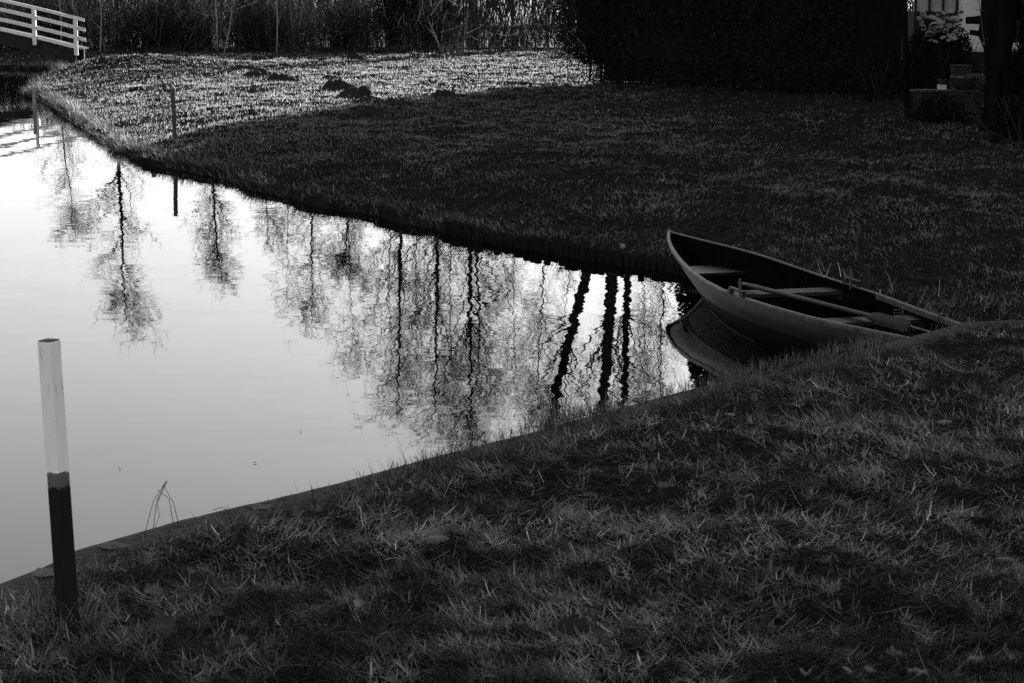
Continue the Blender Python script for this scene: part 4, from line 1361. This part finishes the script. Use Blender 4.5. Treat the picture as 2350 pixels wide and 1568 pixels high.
# ---------------------------------------------------------------- garden: old tree, poles, bench, pots, shrub, house
TX, TY = 6.95, 30.0
gt = thing('garden_tree', 'thick dark old tree with sawn limb stubs and ivy in front of the white house', 'tree', (TX, TY, 0.3))
m_ = MB()
trk = [(at_d(2288, 305, TY), 0.22), (at_d(2290, 230, TY), 0.19), (at_d(2290, 150, TY), 0.18), (at_d(2290, 110, TY), 0.2), (at_d(2288, 78, TY), 0.27), (at_d(2292, 45, TY), 0.25), (at_d(2297, 20, TY), 0.28), (at_d(2297, -20, TY), 0.27), (at_d(2300, -140, TY), 0.25), (at_d(2290, -330, TY), 0.2)]
trk[0] = (Vector((trk[0][0].x, TY, 0.2)), 0.26)
m_.tube([p for p, r in trk], [r for p, r in trk], 10)
part('trunk', m_, M['dark_bark'], gt, smooth=True)
for a, b, r in (((2262, 44), (2217, 47), 0.055), ((2262, 78), (2226, 74), 0.04), ((2275, 16), (2262, 19), 0.05)):
    m_ = MB(); m_.tube([at_d(a[0] + 12, a[1], TY), at_d((a[0] + b[0]) / 2, (a[1] + b[1]) / 2 + 1, TY), at_d(b[0], b[1], TY)], [r * 1.6, r, r * 0.9], 8)
    part('limb_stub', m_, M['dark_bark'], gt, smooth=True)
m_ = MB()
limbs = []
for k in range(16):
    az = k * 2.4; top = Vector((TX + 0.15, TY, 3.2 + 0.12 * k))
    e = top + Vector((math.cos(az) * 2.6, math.sin(az) * 1.8, 1.6 + 1.2 * random.random()))
    m_.tube([top, top.lerp(e, 0.5) + Vector((0, 0, 0.3)), e], [0.1, 0.07, 0.03], 6, False); limbs.append((top, e))
part('limb', m_, M['dark_bark'], gt, smooth=True)
n = 42000  # leafy crown above the view, added to shade the near bank
d = rng.normal(size=(n, 3)); d /= np.linalg.norm(d, axis=1)[:, None]
rr = rng.uniform(0.35, 1.0, n) ** 0.6 * (0.75 + 0.5 * fbm(d[:, 0] * 2 + 5, d[:, 2] * 2 + d[:, 1] * 2, 561, 3))
P = np.stack([TX + 1.15 + d[:, 0] * 3.6 * rr, TY + 0.5 + d[:, 1] * 2.6 * rr, 5.3 + d[:, 2] * 2.5 * rr], 1)
P = P[(P[:, 2] > 2.6)]
v1 = leaf_quads(P, rng.uniform(0.16, 0.32, len(P)), rng.uniform(0.015, 0.04, len(P)))
n = 1600
z = rng.uniform(0.9, 2.5, n); a = rng.uniform(-1.3, 0.9, n)
P = np.stack([TX + 0.22 + np.abs(rng.normal(0, 0.10, n)) + 0.18 * sstep(1.2, 2.0, z) * rng.random(n), TY - 0.05 + rng.normal(0, 0.14, n), z], 1)
v2 = leaf_quads(P, rng.uniform(0.05, 0.1, n), rng.uniform(0.012, 0.03, n))
V, F, T = join([v1, v2])
link('crown', np_mesh('crown', rel(V, gt), F, M['hedge_leaf'], T), gt)
# evergreens added to the right, out of view, to shade the foreground
evergreen(12.6, 31.5, 2.6, 8.0, 'unseen broad evergreen added for shade right of the old garden tree', seed=571, n=9000, size=0.22, z0=0.6)
evergreen(17.6, 33.0, 2.9, 9.0, 'unseen broad evergreen added for shade at the far right', seed=575, n=8000, size=0.24, z0=0.6)

for px_a, py_a, px_b, py_b, r, lab in ((2085, 258, 2073, -40, 0.05, 'dark leaning garden pole left of the flowering shrub'), (2293, 300, 2297, -40, 0.045, 'straight dark pole in front of the old tree trunk')):
    b = at(px_a, py_a, 0.33); D = min(b.y, 33.5) if px_a < 2200 else 28.9
    A = at_d(px_a, py_a, D); A.z = 0.25; B = at_d(px_b, py_b, D)
    o = thing('garden_pole', lab, 'pole', tuple(A), 'poles in the garden')
    m_ = MB(); m_.tube([A, A.lerp(B, 0.5), B], r, 8)
    part('shaft', m_, M['dark_bark'], o, smooth=True)
    m_ = MB(); m_.tube([B, B + Vector((0, 0, 0.02))], r * 1.15, 8); part('cap', m_, M['iron'], o)

BD = 33.0
tb = thing('garden_bench', 'low dark wooden bench carrying pots in the shaded garden', 'bench', (at_d(2165, 206, BD).x, BD, 0.3))
xl, xr = at_d(2092, 206, BD).x, at_d(2243, 206, BD).x; zt_ = at_d(2165, 206, BD).z
for k in range(3):
    m_ = MB(); m_.box(((xl + xr) / 2, BD - 0.13 + 0.13 * k, zt_ - 0.015), (xr - xl, 0.12, 0.03)); part('seat_plank', m_, M['stake'], tb)
for x in (xl + 0.1, xr - 0.1):
    for y in (-0.12, 0.12):
        m_ = MB(); m_.box((x, BD + y, (zt_ + 0.2) / 2 - 0.02), (0.06, 0.06, zt_ - 0.03 - 0.18)); part('leg', m_, M['stake'], tb)
pc_ = at_d(2212, 205, BD)
o = thing('bowl_planter', 'wide dark glazed bowl planter with a shiny rim on the bench', 'planter', (pc_.x, BD, zt_))
m_ = MB(); m_.lathe((pc_.x, BD, zt_), [(0.001, 0.0), (0.12, 0.0), (0.15, 0.03), (0.2, 0.12), (0.215, 0.19), (0.215, 0.205), (0.19, 0.205), (0.18, 0.16), (0.001, 0.15)], 24); part('bowl', m_, M['glaze'], o, smooth=True)
m_ = MB(); m_.lathe((pc_.x, BD, zt_), [(0.206, 0.203), (0.222, 0.206), (0.222, 0.216), (0.205, 0.216)], 24); part('rim', m_, M['glaze'], o)
pc_ = at_d(2160, 205, BD)
o = thing('flower_pot', 'small round pot on a pale printed block at the middle of the bench', 'pot', (pc_.x, BD - 0.05, zt_))
m_ = MB(); m_.box((pc_.x, BD - 0.05, zt_ + 0.04), (0.13, 0.1, 0.08)); part('pale_block', m_, M['paper'], o, bevel=0.006)
m_ = MB(); m_.lathe((pc_.x, BD - 0.05, zt_ + 0.08), [(0.001, 0), (0.05, 0), (0.065, 0.07), (0.072, 0.07), (0.072, 0.09), (0.06, 0.09), (0.001, 0.08)], 14); part('pot', m_, M['terracotta'], o)
m_ = MB(); c = Vector((pc_.x, BD - 0.05, zt_ + 0.21))
m_.lathe(c, [(0.001, 0.05), (0.035, 0.04), (0.05, 0.0), (0.04, -0.04), (0.001, -0.05)], 10); part('plant_ball', m_, M['dark_bark'], o)
pc_ = at_d(2239, 196, BD)
o = thing('wire_basket', 'pale round basket wrapped in wire mesh beside the bowl planter', 'basket', (pc_.x, BD, zt_))
m_ = MB(); m_.lathe((pc_.x, BD + 0.02, zt_), [(0.001, 0), (0.09, 0), (0.13, 0.1), (0.13, 0.2), (0.10, 0.24), (0.001, 0.24)], 14); part('body', m_, M['terracotta'], o, smooth=True)
m_ = MB()
for k in range(9):
    a = 2 * math.pi * k / 9
    for s in (-1, 1):
        m_.tube([(pc_.x + r * math.cos(a + s * z * 3), BD + 0.02 + r * math.sin(a + s * z * 3), zt_ + z) for r, z in ((0.096, 0.0), (0.136, 0.1), (0.137, 0.2), (0.105, 0.245))], 0.003, 4, False)
part('wire_mesh', m_, M['iron'], o)
CB = 40.0
pc_ = at_d(2205, 172, CB)
o = thing('storage_crate', 'dim grey box standing below the house wall behind the bench', 'crate', (pc_.x, CB, 0.3))
m_ = MB(); m_.box((pc_.x, CB, 0.62), (0.34, 0.3, 0.62)); part('body', m_, M['terracotta'], o, bevel=0.01)
m_ = MB(); m_.box((pc_.x, CB, 0.945), (0.37, 0.33, 0.03)); part('lid', m_, M['stake'], o, bevel=0.004)

# house
HD = 58.0
hx0 = at_d(2216, 60, HD).x; hz = at_d(2280, 119, HD).z
house = thing('house', 'white painted brick house with a dark plinth behind the garden tree', 'house', (hx0 + 4, HD + 3, 0.2))
m_ = MB(); m_.box((hx0 + 5.0, HD + 3.0, (hz + 6.2) / 2), (10.0, 6.0, 6.2 - hz)); part('wall', m_, M['wall_white'], house)
m_ = MB(); m_.box((hx0 + 5.0, HD + 3.0, (hz + 0.0) / 2), (10.06, 6.06, hz)); part('plinth', m_, M['plinth'], house)
m_ = MB()
rx0, rx1 = hx0 - 0.35, hx0 + 10.35
for s in (-1, 1):
    m_.grid([[Vector((rx0, HD + 3 + s * 3.4, 6.0)), Vector((rx1, HD + 3 + s * 3.4, 6.0))], [Vector((rx0, HD + 3, 10.0)), Vector((rx1, HD + 3, 10.0))]])
for x in (hx0 + 0.003, hx0 + 9.997):
    m_.v += [(x, HD + 0.0, 6.2), (x, HD + 6.0, 6.2), (x, HD + 3, 9.9)]; q = len(m_.v); m_.f.append([q - 3, q - 2, q - 1])
part('roof', m_, M['roof'], house)  # unseen roof, ridge raised to keep stray sun off the lawn
sx = at_d(2240, 66, HD)
m_ = MB(); m_.box((hx0 + 1.1, HD - 0.06, at_d(2250, 110, HD).z), (1.1, 0.12, 0.07)); sill = part('window_sill', m_, M['frame_white'], house)
w0 = at_d(2286, 50, HD).x
m_ = MB(); m_.box((w0 + 0.3, HD - 0.01, at_d(2250, 110, HD).z + 0.75), (1.1, 0.05, 1.35)); wf = part('window', m_, M['frame_white'], house)
m_ = MB(); m_.box((w0 + 0.3, HD - 0.04, at_d(2250, 110, HD).z + 0.75), (0.95, 0.03, 1.2)); part('pane', m_, M['glass'], wf)
# lower annex with a curtained window left of the white wall
annex = thing('garden_annex', 'low annex with a curtained window to the left of the white house', 'annex', (hx0 - 1, HD + 1.5, 0.2))
ax0, ax1 = at_d(2098, 20, HD + 1).x, hx0 - 0.004
m_ = MB(); m_.box(((ax0 + ax1) / 2, HD + 2.2, 0.2 + (at_d(2100, 26, HD + 1).z - 0.2) / 2), (ax1 - ax0, 2.4, at_d(2100, 26, HD + 1).z - 0.2)); part('wall', m_, M['plinth'], annex)
zc0 = at_d(2100, 26, HD + 1).z + 0.004
m_ = MB(); m_.box(((ax0 + ax1) / 2, HD + 1.06, zc0 + 0.6), (ax1 - ax0, 0.06, 1.2)); wf = part('window', m_, M['curtain'], annex)
m_ = MB()
for k in range(4):
    x = ax0 + 0.04 + (ax1 - ax0 - 0.08) * k / 3
    m_.box((x, HD + 1.0, zc0 + 0.6), (0.06, 0.05, 1.2))
part('window_frame', m_, M['plinth'], annex)
m_ = MB(); m_.box(((ax0 + ax1) / 2, HD + 2.2, zc0 + 1.28), (ax1 - ax0 + 0.1, 2.7, 0.14)); part('roof', m_, M['roof'], annex)

# hydrangea with dry heads
HX = at_d(2158, 70, 46.0)
hy = thing('hydrangea_bush', 'bush full of pale dry flower heads in front of the white house', 'shrub', (HX.x, 46.0, 0.3))
n = 7000
d = rng.normal(size=(n, 3)); d /= np.linalg.norm(d, axis=1)[:, None]
rr = rng.uniform(0.4, 1.0, n)
P = np.stack([HX.x + d[:, 0] * 0.72 * rr, 46 + d[:, 1] * 0.55 * rr, 1.05 + d[:, 2] * 0.72 * rr], 1)
v, q, tn = leaf_quads(P, rng.uniform(0.05, 0.11, n), rng.uniform(0.015, 0.04, n))
link('foliage', np_mesh('foliage', rel(v, hy), q, M['hedge_leaf'], tn), hy)
hm = MB()
for i in range(5):
    ph = math.pi * (i + 0.5) / 5 * 0.62
head_rows = []
for i in range(6):
    ph = 1.75 * i / 5
    head_rows.append([(0.085 * math.sin(ph) * math.cos(a) * (1 + 0.15 * ((j % 2) * 2 - 1)), 0.085 * math.sin(ph) * math.sin(a), 0.06 * math.cos(ph)) for j, a in enumerate(np.linspace(0, 2 * math.pi, 15))])
hm.grid(head_rows)
M['bloom'] = grey('bloom', 0.10, 0.55, 45, 0.9, 0.01, 60, 0.1)  # pale dry heads, set brighter to stand in for rim light
head_me = hm.mesh('flower_head', M['bloom'])
for k in range(64):
    px_ = random.triangular(2095, 2225, 2190); py_ = random.triangular(22, 110, 45)
    yy = 45.35 + random.uniform(0, 0.5)
    q = at_d(px_, py_, yy)
    o = link('flower_head', head_me, hy); o.location = (q.x - HX.x, yy - 46, q.z - 0.3)
    o.rotation_euler = (random.uniform(-0.6, 0.6), random.uniform(-0.6, 0.6), random.uniform(0, 6))
    s = random.uniform(0.6, 1.2); o.scale = (s, s, s)

# hanging wire ornaments by the trunk
og = thing('wire_plant_hanger', 'thin black wire hanger with rings hanging left of the old trunk', 'plant hanger', tuple(at_d(2250, 60, 29.6)))
m_ = MB(); a, b = at_d(2243, -30, 29.6), at_d(2258, 96, 29.6)
m_.tube([a, b], 0.006, 5)
for f in (0.42, 0.95):
    c = a.lerp(b, f); m_.tube([c + Vector((0.07 * math.cos(w), 0.07 * math.sin(w), 0)) for w in np.linspace(0, 6.2832, 15)], 0.004, 4, False)
part('wire', m_, M['iron'], og)
m_ = MB(); m_.lathe(b, [(0.001, 0), (0.014, -0.01), (0.018, -0.035), (0.001, -0.06)], 8); part('bob', m_, M['iron'], og)

# ---------------------------------------------------------------- fallen leaves on the near bank
def leaf_mesh(name, kind, curl, seed):
    r_ = np.random.default_rng(seed)
    nu, nv = 13, 9; V = []
    for i in range(nu):
        u = i / (nu - 1)
        if kind == 'oval': hw = 0.30 * math.sin(math.pi * min(0.98, 0.03 + u * 0.95)) ** 0.8
        elif kind == 'round': hw = (0.42 * math.sqrt(max(0.0, 1 - (2 * u - 1) ** 2)) + 0.015) * (1 + 0.2 * math.cos(u * 17 + seed))
        else: hw = 0.36 * math.sin(math.pi * min(0.98, 0.03 + u * 0.95)) ** 0.7 * (1 + 0.35 * math.cos(u * 14))
        for j in range(nv):
            v = 2 * j / (nv - 1) - 1
            x = u - 0.5; y = v * hw * (1 + 0.22 * (r_.random() - 0.6) * (abs(v) > 0.9))
            z = curl * (0.9 * v * v * hw + 0.5 * (u - 0.5) ** 2) + 0.03 * r_.normal() * abs(v) + 0.05 * abs(v) * hw * 4
            V.append((x, y * (1 - 0.25 * abs(curl) * v * v), z))
    F = []
    for i in range(nu - 1):
        for j in range(nv - 1):
            a = i * nv + j; F.append([a, a + 1, a + nv + 1, a + nv])
    V = np.array(V)
    # short stalk
    b = len(V)
    V = np.concatenate([V, np.array([[-0.5, -0.012, 0], [-0.5, 0.012, 0], [-0.72, 0.02, 0.03], [-0.72, 0.0, 0.03]])])
    F.append([b, b + 1, b + 2, b + 3])
    return V, np.array(F)


LM = {}


def leaf_me(kind, curl, tone, seed):
    key = (kind, curl, tone)
    if key not in LM:
        V, F = leaf_mesh('fallen_leaf', kind, curl, seed)
        r_ = np.random.default_rng(seed + 1)
        t = tone * 0.7 * np.where(np.arange(len(V)) % 9 == 4, 1.5, 0.6 + 0.6 * r_.random(len(V)))
        LM[key] = np_mesh('fallen_leaf', V, F, M['dry_leaf'], t, True)
    return LM[key]


def put_leaf(px_, py_, size, kind, curl, tone, label, rz, tilt=(0, 0), lift=0.02, group='fallen leaves on the near bank'):
    q = at(px_, py_, ZN + lift)
    q.z = float(near_z(q.x, q.y)) + lift
    o = link('fallen_leaf', leaf_me(kind, curl, tone, int(abs(curl) * 50 + tone * 1000)), loc=q)
    o.scale = (size, size, size); o.rotation_euler = (tilt[0], tilt[1], rz)
    return tag(o, label, 'leaf', group)


put_leaf(372, 1440, 0.088, 'round', 0.25, 0.055, 'large round dark leaf lying right of the foot of the painted post', 0.6, (0.75, 0.1), 0.045)
put_leaf(350, 1347, 0.06, 'round', 0.5, 0.16, 'pale crumpled round leaf below the bent stalks', 0.2, (0.6, 0.2), 0.03)
put_leaf(82, 1392, 0.07, 'oval', 0.9, 0.17, 'pale leaf lying left of the painted post', 0.3, (0.3, 0.1), 0.02)
put_leaf(545, 1492, 0.075, 'oval', 1.2, 0.12, 'pale curled oval leaf near the bottom left of the bank', 0.7, (0.4, -0.2), 0.03)
put_leaf(655, 1322, 0.085, 'oval', -0.7, 0.04, 'dark curled leaf in matted grass right of the pale stalk', 0.1, (0.5, 0), 0.03)
put_leaf(495, 1415, 0.07, 'lobed', 0.5, 0.05, 'dark ragged leaf right of the large round leaf', 0.9, (0.5, 0.2), 0.03)
put_leaf(1002, 1257, 0.085, 'oval', -0.9, 0.24, 'brightest curled leaf, arched like a boat in the middle of the bank', 0.15, (0.5, 0), 0.025)
put_leaf(1410, 1172, 0.08, 'oval', -0.7, 0.13, 'grey arched leaf on open grass above the middle', -0.15, (0.4, 0), 0.025)
put_leaf(1392, 1073, 0.09, 'lobed', 0.6, 0.02, 'black crumpled leaf standing in the grass below the water edge', 0.5, (1.2, 0.2), 0.05)
put_leaf(2168, 957, 0.075, 'oval', -0.5, 0.2, 'pale pointed leaf on the right near the boat end of the bank', 0.45, (0.35, 0), 0.03)
put_leaf(1500, 1365, 0.06, 'lobed', -0.6, 0.15, 'pale split leaf lying below the two black leaves', 0.5, (0.4, 0), 0.02)
put_leaf(1315, 1440, 0.09, 'round', 0.3, 0.02, 'big black leaf, left one of two lying together', 0.2, (0.7, 0), 0.035)
put_leaf(1372, 1460, 0.06, 'round', 0.3, 0.02, 'smaller black leaf, right one of two lying together', 1.0, (0.7, 0), 0.03)
put_leaf(1995, 1550, 0.06, 'oval', 0.6, 0.2, 'pale leaf in the lowest grass right of the middle', 1.8, (0.5, 0.3), 0.03)
put_leaf(2335, 1290, 0.06, 'lobed', 0.5, 0.18, 'pale crumpled leaf at the right border of the bank', 0.6, (0.5, 0), 0.03)
put_leaf(2305, 1500, 0.085, 'oval', 0.6, 0.07, 'tall dull leaf leaning upright in grass at the lower right', 1.5, (1.0, 0), 0.06)
put_leaf(2110, 1540, 0.06, 'lobed', -0.5, 0.2, 'torn pale leaf in the dark hollow at the lower right', 0.1, (0.3, 0.2), 0.02)
put_leaf(2050, 1490, 0.055, 'lobed', 0.9, 0.14, 'twisted grey leaf above the torn pale one', 2.2, (0.6, 0.2), 0.03)
kinds = ['oval', 'lobed', 'round', 'oval']
bands = [(905, 1080, 'just below the water edge'), (1080, 1230, 'in the upper middle of the bank'), (1230, 1400, 'in the lower middle of the bank'), (1400, 1560, 'along the bottom of the bank')]
ordinal = ['first', 'second', 'third', 'fourth', 'fifth', 'sixth', 'seventh', 'eighth', 'ninth', 'tenth', 'eleventh', 'twelfth']
for y0, y1, where in bands:
    spots = []
    while len(spots) < 11:
        px_ = random.uniform(20, 2335); py_ = random.uniform(y0, y1)
        q = at(px_, py_, ZN)
        if float(near_sd(q.x, q.y)) > 0.25 and all(abs(px_ - u) > 50 for u, _ in spots):
            spots.append((px_, py_))
    for k, (px_, py_) in enumerate(sorted(spots)):
        pale = random.random() < 0.45
        kind = random.choice(kinds)
        put_leaf(px_, py_, random.uniform(0.035, 0.065), kind, random.choice([-0.7, 0.4, 0.8]), random.choice([0.16, 0.24]) if pale else random.choice([0.03, 0.06]),
                 '%s small %s leaf from the left, %s' % (ordinal[k], 'pale' if pale else 'dark', where), random.uniform(0, 6.28), (random.uniform(-0.1, 0.6), random.uniform(-0.3, 0.3)), 0.03,
                 'small fallen leaves scattered in the near grass')

for k, (px_, py_, lab) in enumerate(((585, 1062, 'tiny pale leaf floating on the open water below the tree reflections'), (275, 1075, 'tiny leaf floating on the grey water right of the painted post'), (800, 905, 'small leaf floating at the left fringe of the reflected crowns'),
                                     (1500, 700, 'small leaf floating in the dark water near the bow'), (690, 990, 'small dark leaf floating near the middle of the wall'))):
    q = at(px_, py_, 0.004)
    o = link('floating_leaf', leaf_me('oval', 0.4, 0.13, 5), loc=q); o.scale = (0.022, 0.022, 0.012); o.rotation_euler = (0, 0, k * 1.3)
    tag(o, lab, 'leaf', 'leaves floating on the water')

# bent stalks standing at the water edge
def stalk(name, label, pts, w, D=None, tone_mat='stake'):
    base = at(pts[0][0][0], pts[0][0][1], ZN)
    o = thing(name, label, 'stalk', tuple(base), 'bent stalks by the painted post')
    for line in pts:
        m_ = MB(); P = [at_d(x, y, base.y + 0.012 * i) for i, (x, y) in enumerate(line)]
        m_.tube(P, [w * (1 - 0.6 * i / len(P)) for i in range(len(P))], 4)
        part('stem', m_, M[tone_mat], o)
    return o


stalk('bent_stalk', 'clump of kinked dry stalks standing above the wall right of the post', [[(318, 1300), (335, 1215), (352, 1150), (382, 1103)], [(382, 1103), (360, 1150), (366, 1185), (352, 1220)],
      [(352, 1215), (358, 1160), (384, 1105)], [(400, 1215), (388, 1145), (362, 1125)], [(412, 1212), (398, 1155), (374, 1112)], [(375, 1260), (388, 1225), (394, 1200)]], 0.0013)
stalk('bent_stalk', 'single bent grass leaf arching over the wall edge', [[(500, 1225), (503, 1195)], [(540, 1225), (522, 1172), (508, 1164), (488, 1172)]], 0.0016, tone_mat='dark_bark')
stalk('bent_stalk', 'thick pale straw slanting down in the grass right of the clump', [[(582, 1352), (556, 1300), (536, 1247)], [(505, 1318), (532, 1260), (553, 1212)]], 0.0026, tone_mat='thwart')

print('triangles near', N_NEAR, 'far', N_FAR, 'piles', npile)
